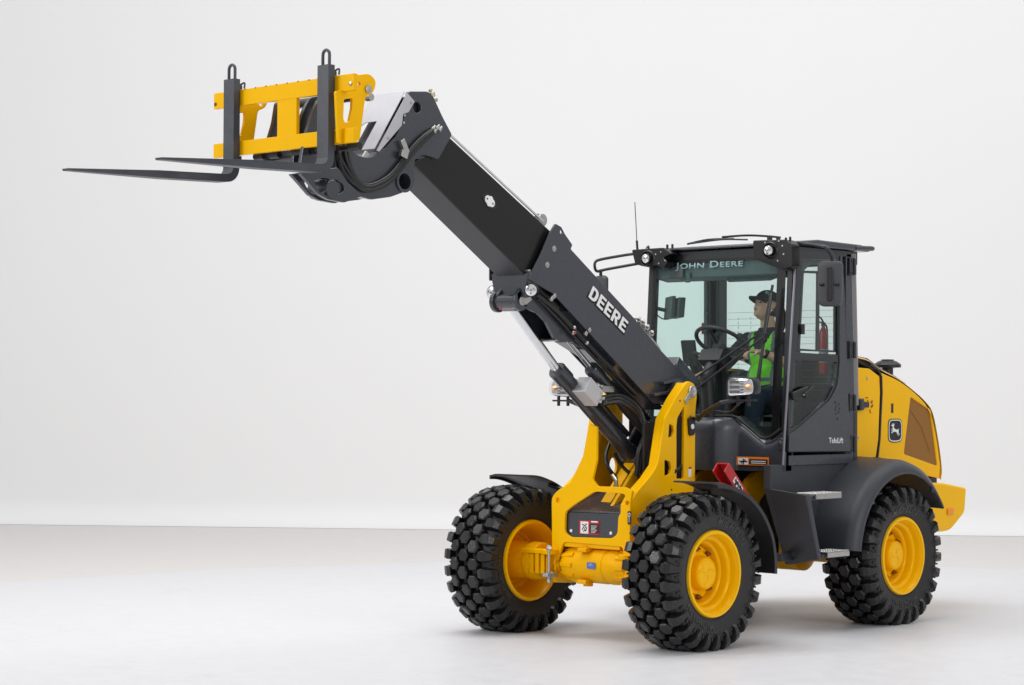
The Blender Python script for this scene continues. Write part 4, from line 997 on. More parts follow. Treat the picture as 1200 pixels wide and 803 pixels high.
# windscreen
Z0w, Z1w = 1.33, ZT - .045
def wx(z): return xa(z) + .006
b = MB()
b.hexa([(wx(1.2), -W + .06, 1.2), (wx(1.2), W - .055, 1.2), (wx(1.2) - .008, W - .055, 1.2), (wx(1.2) - .008, -W + .06, 1.2), (wx(Z1w), -W + .06, Z1w), (wx(Z1w), W - .055, Z1w), (wx(Z1w) - .008, W - .055, Z1w), (wx(Z1w) - .008, -W + .06, Z1w)])
WS = b.build('windscreen', GLS, CAB)
SILK = mat('black_window_frit', (.006, .006, .007), .25)
xo = wx(2.0) + .003
b = MB()
def wq(y0, z0, y1, z1, e=.002): b.hexa([(wx(z0) + e, y0, z0), (wx(z0) + e, y1, z0), (wx(z0) + e - .001, y1, z0), (wx(z0) + e - .001, y0, z0), (wx(z1) + e, y0, z1), (wx(z1) + e, y1, z1), (wx(z1) + e - .001, y1, z1), (wx(z1) + e - .001, y0, z1)])
wq(W - .13, 1.2, W - .055, Z1w); wq(-W + .06, 1.2, -W + .085, Z1w); wq(-W + .0855, Z1w - .022, W - .1305, Z1w)
# dark triangular corner shields
b.build('window_frit', SILK, WS)
xt = wx(2.55) + .004
a_, c_, t_ = U(789, 330, x=xt), U(871.5, 314, x=xt), U(797, 308, x=xt)
zb = (a_.z + c_.z) / 2 
a1 = U(794, 316, x=xt); a2 = U(870, 314.5, x=xt); a3 = U(794, 305.5, x=xt)
text('windscreen_lettering', 'John Deere', U(791, 318, x=xt), U(870.5, 314.5, x=xt), U(791.5, 308, x=xt) , (1, 0, 0), mat('pale_green_vinyl', (.32, .48, .50), .5), WS, bold=.014, lift=.001, th=.001, small=.80, spacing=1.06)
# side windows: far side and rear
b = MB()
b.hexa([(xa(1.35) - .08, -W + .02, 1.35), (XR + .11, -W + .02, 1.35), (XR + .11, -W + .012, 1.35), (xa(1.35) - .08, -W + .012, 1.35), (xa(2.66) - .08, -W + .02, 2.66), (XR + .11, -W + .02, 2.66), (XR + .11, -W + .012, 2.66), (xa(2.66) - .08, -W + .012, 2.66)])
SW = b.build('side_window', GLS, CAB)
b = MB(); b.cyl((xa(1.35) - .08, -W + .05, 1.80), (XR + .1, -W + .05, 1.80), .012, 10); b.build('grab_rail', BLK, CAB)
b = MB(); b.box((XR - .03, -W + .11, 1.62), (XR - .038, W - .11, 2.64)); RW = b.build('rear_window', GLSD, CAB)
LN = mat('heating_wire', (.22, .24, .24), .5)
b = MB()
for i in range(13): z = 1.66 + i * .05 + .05; b.box((XR - .026, -W + .14, z), (XR - .0285, W - .14, z + .0022))
for y in (-.42, -.30):
    for i in range(14): b.box((XR - .0255, y, 1.80 + i * .035), (XR - .0285, y + .003, 1.82 + i * .035))
b.build('heating_wires', LN, RW)
b = MB(); b.box((XR - .02, -W + .06, 1.2), (XR + .09, -W + .02 - .0, 2.66)); b.build('cab_pillar', PILL, CAB, bev=.005)
pil = U(824.5, 385, x=XR + .095)
join('warning_label', [MB().box((XR + .0905, pil.y - .022, pil.z - .045), (XR + .093, pil.y + .022, pil.z + .045)).build('p', ORG, None), MB().box((XR + .0935, pil.y - .016, pil.z - .04), (XR + .0945, pil.y + .016, pil.z + .04)).build('p', PILL, None)], CAB)
# front cowl: bulging lower front panel
b = MB(); cols = []
ny = 44
for i in range(ny + 1):
    y = -W + 2 * W * i / ny; ay = abs(y)
    k = max(0, min(1, (.28 - ay) / .14)); k = k * k * (3 - 2 * k)
    xf = -1.215 + .13 * k
    zt_ = 1.355 + .16 * max(0, min(1, (.48 - ay) / .24)) ** 1.0 + (.09 * max(0, (ay - .5) / .16) ** 1.5)
    prof = [(xf, ZB - .0), (xf + .004, ZB + .10), (xf, zt_ - .10), (xf - .015, zt_ - .035), (xf - .045, zt_ - .008), (-1.30, zt_ + .004), (-1.34, zt_), (-1.34, ZB), ]
    cols.append([b.bm.verts.new((x, y, z)) for x, z in prof])
for p, q in zip(cols, cols[1:]):
    for j in range(len(p)): b.face([p[j], p[(j + 1) % len(p)], q[(j + 1) % len(p)], q[j]])
b.face(cols[0]); b.face(cols[-1][::-1])
COWL = b.build('front_cowl', GRY, CAB, smooth=50)
# black gasket line along the glass foot
b = MB(); b.tube([Vector((-1.235 + .0, c[4].co.y if False else 0, 0)) for c in ()] or [(-1.222, -W + .02 + (2 * W - .04) * i / 30, 1.362 + .16 * max(0, min(1, (.48 - abs(-W + .02 + (2 * W - .04) * i / 30)) / .24)) + (.09 * max(0, (abs(-W + .02 + (2 * W - .04) * i / 30) - .5) / .16) ** 1.5)) for i in range(31)], .011, 8); b.build('gasket', BLK, CAB)
# labels on cowl
lab = decal_x('warning_label', -1.2085, (863, 535), (901, 546), ORG, COWL)
obs = [decal_x('p', -1.206, (865, 536.5), (876.5, 544.6), WHT, None, r=.002), decal_x('p', -1.206, (878, 538), (899.5, 544.6), BLK, None, r=.001)]
m = MB()
for i in range(2):
    q = U(880, 540 + i * 2.2, x=-1.2035); m.box((-1.2035, q.y, q.z), (-1.203, q.y + .13, q.z - .005))
obs.append(m.build('p', WHT, None, smooth=0))
m = MB(); q = U(871, 540.7, x=-1.203); m.box((-1.204, q.y - .035, q.z - .005), (-1.2025, q.y + .035, q.z + .004)); m.box((-1.204, q.y - .004, q.z - .022), (-1.2025, q.y + .004, q.z + .02)); m.tube([(-1.203, q.y - .02, q.z - .015), (-1.203, q.y + .02, q.z + .015)], .003, 6)
obs.append(m.build('p', BLK, None)); join('warning_symbols', obs, lab)
b = MB(); q = U(914.5, 519, x=-1.21); b.lathe(q, (1, 0, 0), [(0, .016), (.012, .015), (.016, .006)], 14); b.box((q.x, q.y - .02, q.z - .045), (q.x + .006, q.y + .02, q.z + .03)); b.build('cowl_latch', GRY, COWL, bev=.003)
# grab bar beside the door
b = MB(); b.tube([U(917.5, 545, y=W + .01), U(920, 500, y=W + .02), U(926.5, 400, y=W + .02), U(931, 330, y=W + .02), U(932, 300, y=W + .01)], .0085, 10); b.build('grab_bar', mat('satin_grey_bar', (.30, .30, .34), .28, .6), CAB)

# ---- door
DY = W + .022
DO = [(923.5, 530), (924, 440), (935.5, 293), (987, 297.5), (990.5, 350), (993, 430), (997, 530)]
w1 = fillet(px([(940.5, 304), (983, 305), (983, 416), (933, 413)], y=DY), .012)
w2 = fillet(px([(931.5, 422), (981, 424.5), (979, 449, .08), (970, 468, .06), (934, 499), (926.5, 503)], y=DY), .012)
# frame bars as flat plate with two openings
do = plate_y('door', DO, DY, .03, BLKC if 'BLKC' in globals() else MATS['cab_frame_paint'], CAB, [w1, w2], .012, .004)
lp = [(924.5, 529), (925, 509), (933.5, 503.5), (972, 470, .06), (982, 452, .08), (984, 425), (985, 300), (987, 300), (993, 430), (996.5, 529)]
DP = plate_y('door_panel', lp, DY + .008, .010, GRY, do, [], .006, .002)
dg1 = plate_y('door_window', [(940, 303), (983.5, 304), (983.5, 417), (932, 414)], DY - .012, .006, GLSD, do, [], .01, 0)
plate_y('door_window', [(930.5, 421), (981.5, 424), (979.5, 450), (970, 468.5), (934, 500), (925.5, 504)], DY - .012, .006, GLS, do, [], .01, 0)
b = MB()
for p, q in (((941, 321), (960, 321)), ((941.5, 321), (940, 412)), ((962, 380), (962, 414))):
    pass
fr1 = fillet(px([(943, 317), (983, 318), (983, 413), (938, 411)], y=DY), .006); fr2 = fillet(px([(945.5, 320), (961, 320.5), (960, 410), (941, 408.5)], y=DY), .004); fr3 = fillet(px([(964, 320.5), (981, 321), (981, 411), (963.5, 410)], y=DY), .004)
link('sliding_window_frame', flat([fr1, fr2, fr3], .012, Matrix.Translation((0, DY - .03, 0)) @ MXZ, .002), BLK, do)
b = MB(); 
b.obox(U(937.5, 461, y=DY + .02), (1, 0, -.25), (0, 1, 0), (.25, 0, 1), .10, .014, .028); b.obox(U(946, 459, y=DY + .02), (1, 0, -.5), (0, 1, 0), (.5, 0, 1), .07, .022, .014); b.lathe(U(942, 463, y=DY + .02), (0, 1, 0), [(0, .022), (.026, .022), (.03, .012)], 18)
b.build('door_handle', BLK, do, bev=.006)
b = MB(); q = U(942, 463, y=DY + .052); b.lathe(q, (0, 1, 0), [(0, .007), (.003, .006)], 12); b.build('lock', STL, do)
b = MB(); b.lathe(U(939, 387, y=DY), (0, 1, 0), [(0, .012), (.01, .012)], 12); b.box(U(939, 380, y=DY + .006), U(941, 392, y=DY - .01)); b.build('window_latch', BLK, do)
b = MB()
for p in ((0, 0), (4, 2), (1, 5), (5, 7), (0, 8), (4, 11), (1, 13), (2.5, 19)): 
    q = U(979 + p[0], 472 + p[1], y=DY + .009); b.lathe(q, (0, 1, 0), [(0, .008), (.001, .008)], 8)
b.build('vent_holes', BLK, DP)
text('lettering', 'TeleLift', U(971, 519.5, y=DY + .008), U(988, 519.5, y=DY + .008), U(971.2, 513, y=DY + .008), (0, 1, 0), WHT, do, bold=.02, lift=.001, th=.001)
b = MB()
for p, q in (((991, 303), (994, 322)), ((991, 352), (994, 372)), ((989.5, 401), (994.5, 420))):
    pass
for zc_ in (U(992, 312, y=DY).z, U(992, 410, y=DY).z, U(996, 472, y=DY).z, U(997, 520, y=DY).z):
    b.box((XR + .03, W + .001, zc_ - .065), (XR + .095, W + .028, zc_ + .065)); b.cyl((XR + .035, W + .03, zc_ - .06), (XR + .035, W + .03, zc_ + .06), .013, 12)
    for dz in (-.045, .045): b.lathe((XR + .07, W + .028, zc_ + dz), (0, 1, 0), [(0, .010), (.006, .009)], 8)
b.build('door_hinge', MATS['cab_frame_paint'], CAB, bev=.003)
# sill below door
b = MB(); z0, z1 = U(950, 545, y=W).z, U(950, 533, y=W).z; b.box((xa(ZB) - .03, W - .01, z0), (XR + .04, W + .012, z1)); b.box((xa(ZB) - .02, -W + .01, z0), (XR + .04, -W - .012, z1)); b.build('door_sill', GRY, CAB, bev=.004)
# far door line
b = MB(); b.box((-1.3, -W - .01, 1.14), (XR, -W + .01, 1.36)); b.build('far_side_panel', GRY, CAB, bev=.004)

# ---- corner lights of the cab with their black brackets
def corner(sg):
    b = MB(); x0 = -1.16
    pts = [(-.10, .13), (.10, .13), (.16, .05), (.10, -.09), (.03, -.15), (-.07, -.05), (-.11, .0)]
    o = None
    if sg > 0: poly = px([(885, 282), (924, 281), (931, 287), (931, 313), (921, 317), (905, 311), (886, 304)], x=-1.25)
    else: poly = px([(743, 293), (780, 290.5), (790, 297.5), (780, 302), (785, 308), (780, 315), (772, 311), (758, 313), (747, 310)], x=-1.25)
    me = flat([fillet(poly, .015)], .10, Matrix.Translation((-1.27, 0, 0)) @ MYZ, .006)
    o = link('light_bracket', me, mat('gloss_black_bracket', (.006, .006, .007), .3), CAB, wn=True)
    c = U(900.5, 293.5, x=-1.19) if sg > 0 else U(756.8, 303, x=-1.19)
    work_light(c, (1, .25 if sg > 0 else .1, -.1), .036, o)
    m = MB(); m.lathe(c + Vector((-.03, 0, 0)), (1, .2, 0), [(-.02, .065), (.012, .062), (.02, .055), (.0, .045)], 28); m.build('lamp_housing', BLK, o)
    m = MB()
    for dy, dz in (((-.05, .06), (.07, .065), (.10, .03), (.11, -.03), (.06, -.075)) if sg > 0 else ((.07, .03), (.12, .045), (.16, -.02), (.10, -.04))): m.lathe(c + Vector((-.035, dy, dz)), (1, 0, 0), [(0, .008), (.008, .006)], 8)
    m.build('bracket_bolt', STL, o)
corner(1); corner(-1)
b = MB(); q = U(762, 287, x=-1.3); b.tube([U(760, 290, x=-1.25), U(760, 288, x=-1.25), U(757, 292, x=-1.24), U(763, 295, x=-1.22)], .004, 6, 3); b.build('lamp_wire', BLK, CAB)
b = MB(); b.cyl(U(747, 293, y=-.74), U(746.3, 282, y=-.74), .009, 8); b.cyl(U(746.3, 282, y=-.74), U(744, 237, y=-.74), .0035, 6); b.build('antenna', BLK, CAB)

# ---- mirrors
def mirror_head(c, d, parent):
    c = Vector(c); n = Vector(d).normalized(); s = Vector((0, 0, 1)).cross(n).normalized(); u = n.cross(s)
    me = flat([fillet([(-.085, -.16), (.085, -.16), (.092, .165), (-.092, .165)], .05)], .05, Matrix.Translation(c) @ Matrix(((s.x, u.x, n.x, 0), (s.y, u.y, n.y, 0), (s.z, u.z, n.z, 0), (0, 0, 0, 1))), .018)
    o = link('mirror_housing', me, mat('mirror_plastic', (.055, .055, .062), .42, bump=.2, bscale=250), parent)
    m = MB(); m.obox(c - n * .027, s, u, n, .07, .145, .002); m.build('mirror_glass', CHR, o)
    m = MB(); m.obox(c + n * .03, s, u, n, .016, .12, .014); m.build('mirror_rib', BLK, o, bev=.004)
    m = MB()
    for k in (-1, 1): m.sphere(c + n * .022 + s * k * .055 - u * .005, .02, .02, .012, 12)
    m.build('mirror_clamp_hole', mat('deep_black', (.003, .003, .003), .6), o); return o
MR = empty('mirror', (0, 0, 0), LD); ym = .90
cM = U(973, 333, y=ym)
mirror_head(cM, (.85, .35, .0), MR)
b = MB(); nM = Vector((.85, .35, 0)).normalized()
b.tube([U(934, 285, y=W + .03), U(945, 286, y=.75), U(962, 288.5, y=.86), U(969, 291, y=.90), U(974, 298, y=.905), U(976, 306, y=.905), U(977, 320, y=.905) + nM * .05, U(977, 350, y=.905) + nM * .05], .0145, 10, 5)
b.tube([U(934, 289, y=W + .03), U(934, 298, y=W + .03)], .012, 8); b.build('mirror_arm', MATS['cab_frame_paint'], MR)
MR2 = empty('mirror', (0, 0, 0), LD)
cM2 = U(704, 330, y=-.95); mirror_head(cM2 + Vector((0, 0, -.12)), (.85, -.35, 0), MR2)
b = MB(); b.tube([U(748, 297, y=-.68), U(730, 299.5, y=-.8), U(705, 304, y=-.92), U(698, 307, y=-.95), U(697, 313, y=-.95), U(700, 318, y=-.95), U(712, 315.5, y=-.88), U(748, 309, y=-.68)], .011, 10, 5); b.tube([U(704, 316, y=-.93), cM2], .012, 8)
b.build('mirror_arm', BLK, MR2)

# ---- wipers
def wiper(a, pivot1, pivot2, name='wiper'):
    pass
b = MB(); xw = -1.20
t_, m_, bt = U(905.5, 334, x=xw - .05), U(895, 390, x=xw - .01), U(888, 461, x=xw + .01)
b.tube([t_, (t_ + m_) / 2 + Vector((.005, 0, 0)), m_, (m_ + bt) / 2, bt], .010, 8); b.bar(t_ + Vector((.015, 0, -.06)), bt + Vector((.015, 0, .05)), .022, .008)
b.bar(U(888, 390, x=xw + .02), U(899, 391, x=xw + .02), .012, .03)
for o1_, o2_ in (((887, 393), (806, 449)), ((897, 393), (812, 459))):
    P_, Q_ = U(*o1_, x=xw + .03), U(*o2_, x=xw + .06); b.tube([P_, (P_ + Q_) / 2, Q_], .0085, 8)
b.build('wiper', mat('satin_black_metal', (.05, .05, .055), .35, .4), CAB)
b = MB(); zr = ZT + .10
b.tube([U(806, 286, z=zr - .01), U(830, 281, z=zr), U(860, 280, z=zr)], .008, 8, 5); b.tube([U(846, 278, z=zr + .01), U(875, 276, z=zr + .025), U(900, 277, z=zr + .02), U(915, 278.5, z=zr + .01)], .008, 8, 5)
b.tube([U(810, 285.5, z=zr - .015), U(845, 281, z=zr - .01), U(876, 281, z=zr - .02)], .006, 8, 5)
b.lathe(U(902, 280, z=zr), (0, 0, 1), [(-.03, .02), (.02, .02), (.025, .012)], 12); b.lathe(U(912, 279, z=zr), (0, 0, 1), [(-.04, .016), (.01, .016)], 12)
for p in ((782, 289), (788, 288.5), (760, 291), (921, 281), (926, 280)): b.lathe(U(*p, z=ZT + .05), (0, 0, 1), [(-.02, .009), (.012, .009), (.016, .004)], 8)
b.build('roof_wiper', BLK, CAB)

# ---- headlights on stalks
def headlight(sg):
    H = empty('headlight', (0, 0, 0), LD)
    c = U(868, 453.5, y=.82) if sg > 0 else U(657, 455, y=-.82)
    n = Vector((1, .12 * sg, 0)).normalized(); s = Vector((0, 0, 1)).cross(n).normalized(); u = n.cross(s)
    M = Matrix(((s.x, u.x, n.x, c.x), (s.y, u.y, n.y, c.y), (s.z, u.z, n.z, c.z), (0, 0, 0, 1)))
    def sh(k): return [Vector((x * k * (sg), y * k)) for x, y in fillet([(-.105, -.048), (-.085, -.063), (.095, -.052), (.105, .0), (.09, .056), (-.07, .066), (-.105, .05)], .03)]
    o = link('lamp_housing', flat([sh(1.08)], .09, M @ Matrix.Translation((0, 0, -.05)), .015), BLK, H)
    link('reflector', flat([sh(.95)], .012, M @ Matrix.Translation((0, 0, -.002)), .003), LENS, o)
    m = MB()
    for yy in (.032, -.002, -.034): m.obox(M @ Vector((-.045 * sg, yy, .008)), s, u, n, .034, .010, .006)
    for a in range(5): m.obox(M @ Vector((.012 * sg, .04 - a * .02, .009)), s, u, n, .008, .004, .006)
    m.build('lamp_detail', mat('lamp_grey', (.22, .22, .24), .25, .8), o)
    m = MB(); m.sphere(M @ Vector((.06 * sg, .0, .002)), .03, .03, .02, 14); m.build('turn_signal', mat('pale_amber', (.95, .55, .30), .2, .3), o)
    link('lens', flat([sh(.99)], .006, M @ Matrix.Translation((0, 0, .022)), .002), GLSL, o)
    m = MB(); m.box(c + Vector((-.04, -.09, -.085)), c + Vector((-.01, .11, -.098))); 
    for dy in (-.045, .045): m.cyl(c + Vector((-.03, dy, -.06)), c + Vector((-.03, dy, -.13)), .012, 10)
    if sg > 0:
        e_ = U(822, 487, y=.40); m.tube([c + Vector((-.03, -.05, -.09)), U(845, 472, y=.70), U(825, 484, y=.48), U(818, 492, y=.36)], .016, 8)
        m.tube([c + Vector((-.03, .0, -.10)), U(866, 473, y=.8), U(855, 483, y=.72), U(838, 482, y=.58), U(824, 487, y=.42)], .008, 8, 4)
        me2 = plate_y('headlight_mount', [(807.5, 490), (815.5, 488), (814.5, 510), (809, 511)], .36, .02, BLK, H, [], .02, .003)
        m.bar(U(812, 492, y=.352), U(826, 486, y=.45), .03, .012)
        k_ = MB(); k_.lathe(U(811.5, 500, y=.362), (0, 1, 0), [(0, .018), (.003, .018), (.003, .012)], 16); k_.build('mount_bolt', WHT, H)
    else: m.tube([c + Vector((-.03, .05, -.09)), (c.x - .02, -.6, c.z - .14), (c.x + .0, -.36, c.z - .2)], .016, 8)
    m.build('headlight_stalk', BLK, H, bev=.002)
headlight(1); headlight(-1)

# ---- bonnet and rear body
hood = px([(1033, 437, .02), (1052, 445, .1), (1070, 458, .1), (1084, 472, .08), (1092, 486, .08), (1098, 515, .1), (1102, 546), (1101, 561), (1078, 556), (1055, 543), (1028.5, 536), (1031, 480)], y=.58)
gr = fillet(px([(1067.5, 465), (1071, 468), (1090, 481), (1098.5, 546), (1059.5, 532)], y=.58), .02)
HD = plate_y('bonnet', hood, .58, .03, YEL, LD, [gr], .012, .008, raw=True)
plate_y('grille', [(1067, 464.5), (1071, 467.5), (1090.5, 481), (1099, 547), (1059, 532.5)], .573, .012, GRILL, HD, [], .01, 0)
m = MB(); P_, Q_ = U(1073, 484, y=.575), U(1086, 536, y=.575); m.tube([U(1067, 480, y=.575), U(1080, 500, y=.575), U(1090, 530, y=.575)], .003, 6); m.build('grille_seam', mat('light_brown', (.35, .17, .03), .5), HD)
plate_y('far_bonnet_side', hood, .58, .03, YEL, HD, [], .012, .008, raw=True, at=-.58)
# rounded top between the two sides
b = MB(); top = [(1004, 419), (1018, 423), (1033, 434), (1052, 444), (1070, 457.5), (1084, 470.5), (1092.5, 484), (1099, 516), (1103, 548), (1102, 562)]
tp = [(v_.x, v_.z) for v_ in crom([U(*p, y=.57) for p in top], 4)]; rows = []
for (x, z) in tp:
    row = []
    for j in range(13):
        a = math.pi * j / 12; y = .575 * math.cos(a); row.append(b.bm.verts.new((x - .0, math.copysign(abs(math.cos(a)) ** .7, math.cos(a)) * .575, z + .035 * math.sin(a) ** .8 - .004)))
    rows.append(row)
for p, q in zip(rows, rows[1:]):
    for j in range(12):
        f = b.face([p[j], p[j + 1], q[j + 1], q[j]])
for i, row in enumerate(rows[3:]): pass
b.mi = 0
TOPM = b.build('bonnet_top', YEL, HD, smooth=60)
b = MB(); tp2 = px([(1000, 418), (1018, 421.5), (1034, 433.5), (1050, 442), (1062, 450.5), (1064, 455), (1032, 440), (1004, 426)], y=.54)
b.prism([(x, z + .012) for x, z in tp2], -.5, .535); b.build('bonnet_trim', GRYP, HD, bev=.02)
b = MB(); xs = px([(1102, 562)], y=.57)[0]; b.box((-2.2, -.55, .95), (xs[0] + .02, .55, 1.35)); b.box((XR - .06, -.56, 1.2), (-2.35, .56, 1.86)); b.build('engine_block', BLK, HD)
# emblem
def emblem():
    yy = .5805; a = U(1040.5, 518.5, y=yy); c = U(1056.5, 490.5, y=yy)
    q0, q1 = U(1040.5, 504, y=yy), U(1057, 504.5, y=yy)
    hw = abs(q1.x - q0.x) / 2; hh_ = abs(c.z - a.z) / 2; ctr = Vector(((q0.x + q1.x) / 2, yy, (a.z + c.z) / 2))
    def M(k): return Matrix.Translation(ctr + Vector((0, k, 0))) @ Matrix(((-1, 0, 0, 0), (0, 0, 1, 0), (0, 1, 0, 0), (0, 0, 0, 1)))
    def rr(k): return fillet([(-hw * k, -hh_ * k * .96), (0, -hh_ * k * 1.05), (hw * k, -hh_ * k * .96), (hw * k, hh_ * k * .98), (-hw * k, hh_ * k * .98)], hw * .5 * k)
    o = [link('p', flat([rr(1)], .002, M(.001)), dk, None), link('p', flat([rr(.92), rr(.84)], .001, M(.0028)), WHT, None)]
    deer = [(-.80, .20), (-.62, .24), (-.50, .36), (-.52, .48), (-.74, .62), (-.86, .56), (-.84, .68), (-.70, .72), (-.66, .94), (-.58, .94), (-.60, .74), (-.50, .76), (-.46, .96), (-.38, .95), (-.40, .72), (-.34, .80), (-.22, .92), (-.16, .88), (-.26, .66), (-.32, .48), (-.22, .30), (-.02, .16), (.24, .10), (.46, .08), (.66, .20), (.78, .14), (.64, .02), (.70, -.12), (.66, -.30), (.90, -.52), (.94, -.62), (.86, -.60), (.58, -.42), (.44, -.28), (.52, -.48), (.74, -.76), (.70, -.80), (.44, -.56), (.26, -.26), (.04, -.20), (-.18, -.16), (-.40, -.22), (-.66, -.40), (-.86, -.30), (-.88, -.22), (-.80, -.22), (-.64, -.30), (-.44, -.12), (-.62, -.18), (-.82, -.06), (-.74, .0), (-.60, -.06), (-.48, .02), (-.50, .16), (-.62, .14), (-.78, .12)]
    o.append(link('p', flat([[(x * hw * .68, y * hh_ * .62) for x, y in deer]], .001, M(.003)), WHT, None))
    join('emblem', o, HD)
emblem()
MB().box(U(1044.5, 473, y=.582), U(1046.5, 484, y=.578)).build('bonnet_lock', BLK, HD)
# body panel between cab and bonnet
RP = plate_y('rear_side_panel', [(993.5, 433, .02), (1003, 430.5), (1019, 432, .01), (1030.5, 441, .02), (1031.5, 460), (1029.5, 515), (1026.5, 536), (1010, 537, .02), (996, 543, .01), (996.5, 500), (993, 498), (996, 462)], .60, .04, YEL, LD, [], .008, .006)
plate_y('far_rear_side_panel', [(993.5, 433, .02), (1003, 430.5), (1019, 432, .01), (1030.5, 441, .02), (1031.5, 460), (1029.5, 515), (1026.5, 536), (996, 543, .01)], .60, .04, YEL, RP, [], .008, .006, at=-.60)
b = MB(); b.tube([U(1019, 427, y=.585), U(1028, 433, y=.59), U(1032.5, 441, y=.592), U(1033, 460, y=.592), U(1030.5, 515, y=.592), U(1028, 537, y=.592)], .010, 8); b.build('rubber_seal', BLK, RP)
for p in ((1003.8, 441.5), (1016, 443.5), (1006, 513)):
    q = U(*p, y=.60); MB().lathe(q, (0, 1, 0), [(0, .013), (.004, .012), (.006, .005)], 12).build('panel_bolt', STL, RP)
b = MB(); b.box(U(995, 467, y=.605), U(1013, 481, y=.64)); b.cyl(U(1008, 468, y=.65), U(1008, 481, y=.65), .022, 14); b.box(U(1008, 471, y=.61), U(1019, 478, y=.63)); b.build('panel_hinge', MATS['cab_frame_paint'], RP, bev=.005)
b = MB()
for i in range(7):
    q = U(1017 + (i * 37 % 9), 466 + (i * 23 % 16), y=.601); b.tube([q, q + Vector((.03 * math.cos(i), .001, .03 * math.sin(i * 2.1)))], .0045, 6)
b.build('stamped_symbol', mat('brown_print', (.25, .10, .01), .6), RP)
# mushroom intake
q = U(1040, 430, y=.25); b = MB(); b.lathe((q.x, q.y, q.z - .06), (0, 0, 1), [(0, .045), (.05, .045), (.055, .105), (.075, .108), (.085, .10), (.105, .07), (.11, .05), (.118, .05), (.12, .001)], 32); b.build('air_intake', BLK, HD)
# counterweight
cw = px([(1093, 566), (1106, 566, .02), (1133, 571.5, .03), (1131, 601, .04), (1115, 621, .04), (1108, 623), (1095, 624, .02), (1090, 600)], y=.66)
b = MB(); fl_ = fillet(cw, .02); b.prism([(p.x, p.y) for p in fl_], -.66, .66)
CW = b.build('counterweight', YEL, LD, bev=.02, seg=3)
b = MB(); q = U(1100, 563, y=.6); b.box((q.x + .35, -.56, q.z - .035), (q.x + .0, .575, q.z + .02)); b.build('bumper_strip', BLK, CW)
b = MB(); b.box(U(1110, 596, y=.664), U(1118, 603, y=.672)); b.build('marker_light', AMB, CW, bev=.003)
# red boom lock bracket stored behind the front wheel
b = MB(); yy = .62
P0_, P1_ = U(847, 543, y=yy), U(871, 581, y=yy); d_ = (P1_ - P0_).normalized(); u_ = Vector((0, 1, 0)); w_ = d_.cross(u_).normalized(); w_ = w_ if w_.z > 0 else -w_
mid = (P0_ + P1_) / 2; hl = (P1_ - P0_).length / 2
b.obox(mid, d_, u_, w_, hl, .048, .006); b.obox(mid + u_ * .048 - w_ * .035, d_, u_, w_, hl, .006, .04); b.obox(mid - u_ * .048 - w_ * .035, d_, u_, w_, hl, .006, .04)
LK = b.build('boom_lock', RED, LD, bev=.004)
q = mid + u_ * .0555 - w_ * .038; b = MB(); b.obox(q + d_ * .01, d_, u_, w_, .06, .002, .022); b.build('lock_label', WHT, LK)
b = MB()
for i in range(6): b.obox(q + d_ * (-.035 + i * .018) + u_ * .003 - w_ * (.006 if i % 2 else -.004), d_, u_, w_, .009 if i % 3 else .005, .0015, .012 + (i % 2) * .005)
b.build('lock_print', BLK, LK)

# ---- cab interior
SEAT = empty('seat', (0, 0, 0), LD)
b = MB(); b.box((-1.70, -.25, 1.50), (-2.06, .25, 1.62)); b.build('seat_cushion', INT, SEAT, bev=.04)
b = MB(); b.obox((-2.07, 0, 1.86), (0, 1, 0), (.15, 0, 1), (1, 0, 0), .22, .28, .04); b.build('backrest', INT, SEAT, bev=.03)
b = MB(); b.box((-1.74, -.2, 1.18), (-2.04, .2, 1.50)); b.build('seat_base', INT, SEAT, bev=.01)
b = MB(); b.box((-1.45, -.66 + .05, 1.17), (-2.1, .6, 1.19)); b.box((-1.32, -.58, 1.2), (-1.36, .56, 1.45)); b.build('cab_floor', INT, CAB)
SWc = U(846, 402, y=.0); SWH = empty('steering_wheel', (0, 0, 0), LD)
nW = Vector((-.55, 0, .83)).normalized(); sW = Vector((0, 1, 0)); tW = nW.cross(sW)
b = MB(); b.tube([SWc + (sW * math.cos(i / 40 * 6.2832) + tW * math.sin(i / 40 * 6.2832)) * .20 for i in range(41)], .0155, 10)
for a in (.5, 2.64, 4.71): b.tube([SWc - nW * .05, SWc + (sW * math.cos(a) + tW * math.sin(a)) * .19], .013, 8)
b.lathe(SWc - nW * .08, nW, [(0, .04), (.03, .055), (.055, .05), (.06, .02)], 20); b.build('wheel_rim', INT, SWH)
q = SWc + (sW * math.cos(.25) + tW * math.sin(.25)) * .20
q = U(864, 403, y=.10); b = MB(); b.lathe(q, nW, [(0, .012), (.03, .012), (.04, .026), (.075, .028), (.085, .018)], 16); b.build('spinner_knob', INT, SWH)
b = MB(); b.tube([SWc - nW * .07, SWc - nW * .3 + Vector((.02, 0, 0)), (SWc.x + .12, 0, 1.25)], .05, 14); b.obox(SWc - nW * .15, sW, tW, nW, .10, .07, .05); b.tube([SWc - nW * .12, SWc - nW * .12 + Vector((.0, -.22, .03))], .011, 8); b.box((SWc.x + .0, -.09, 1.6), (SWc.x + .08, .07, 1.85)); b.build('steering_column', INT, SWH, bev=.01)
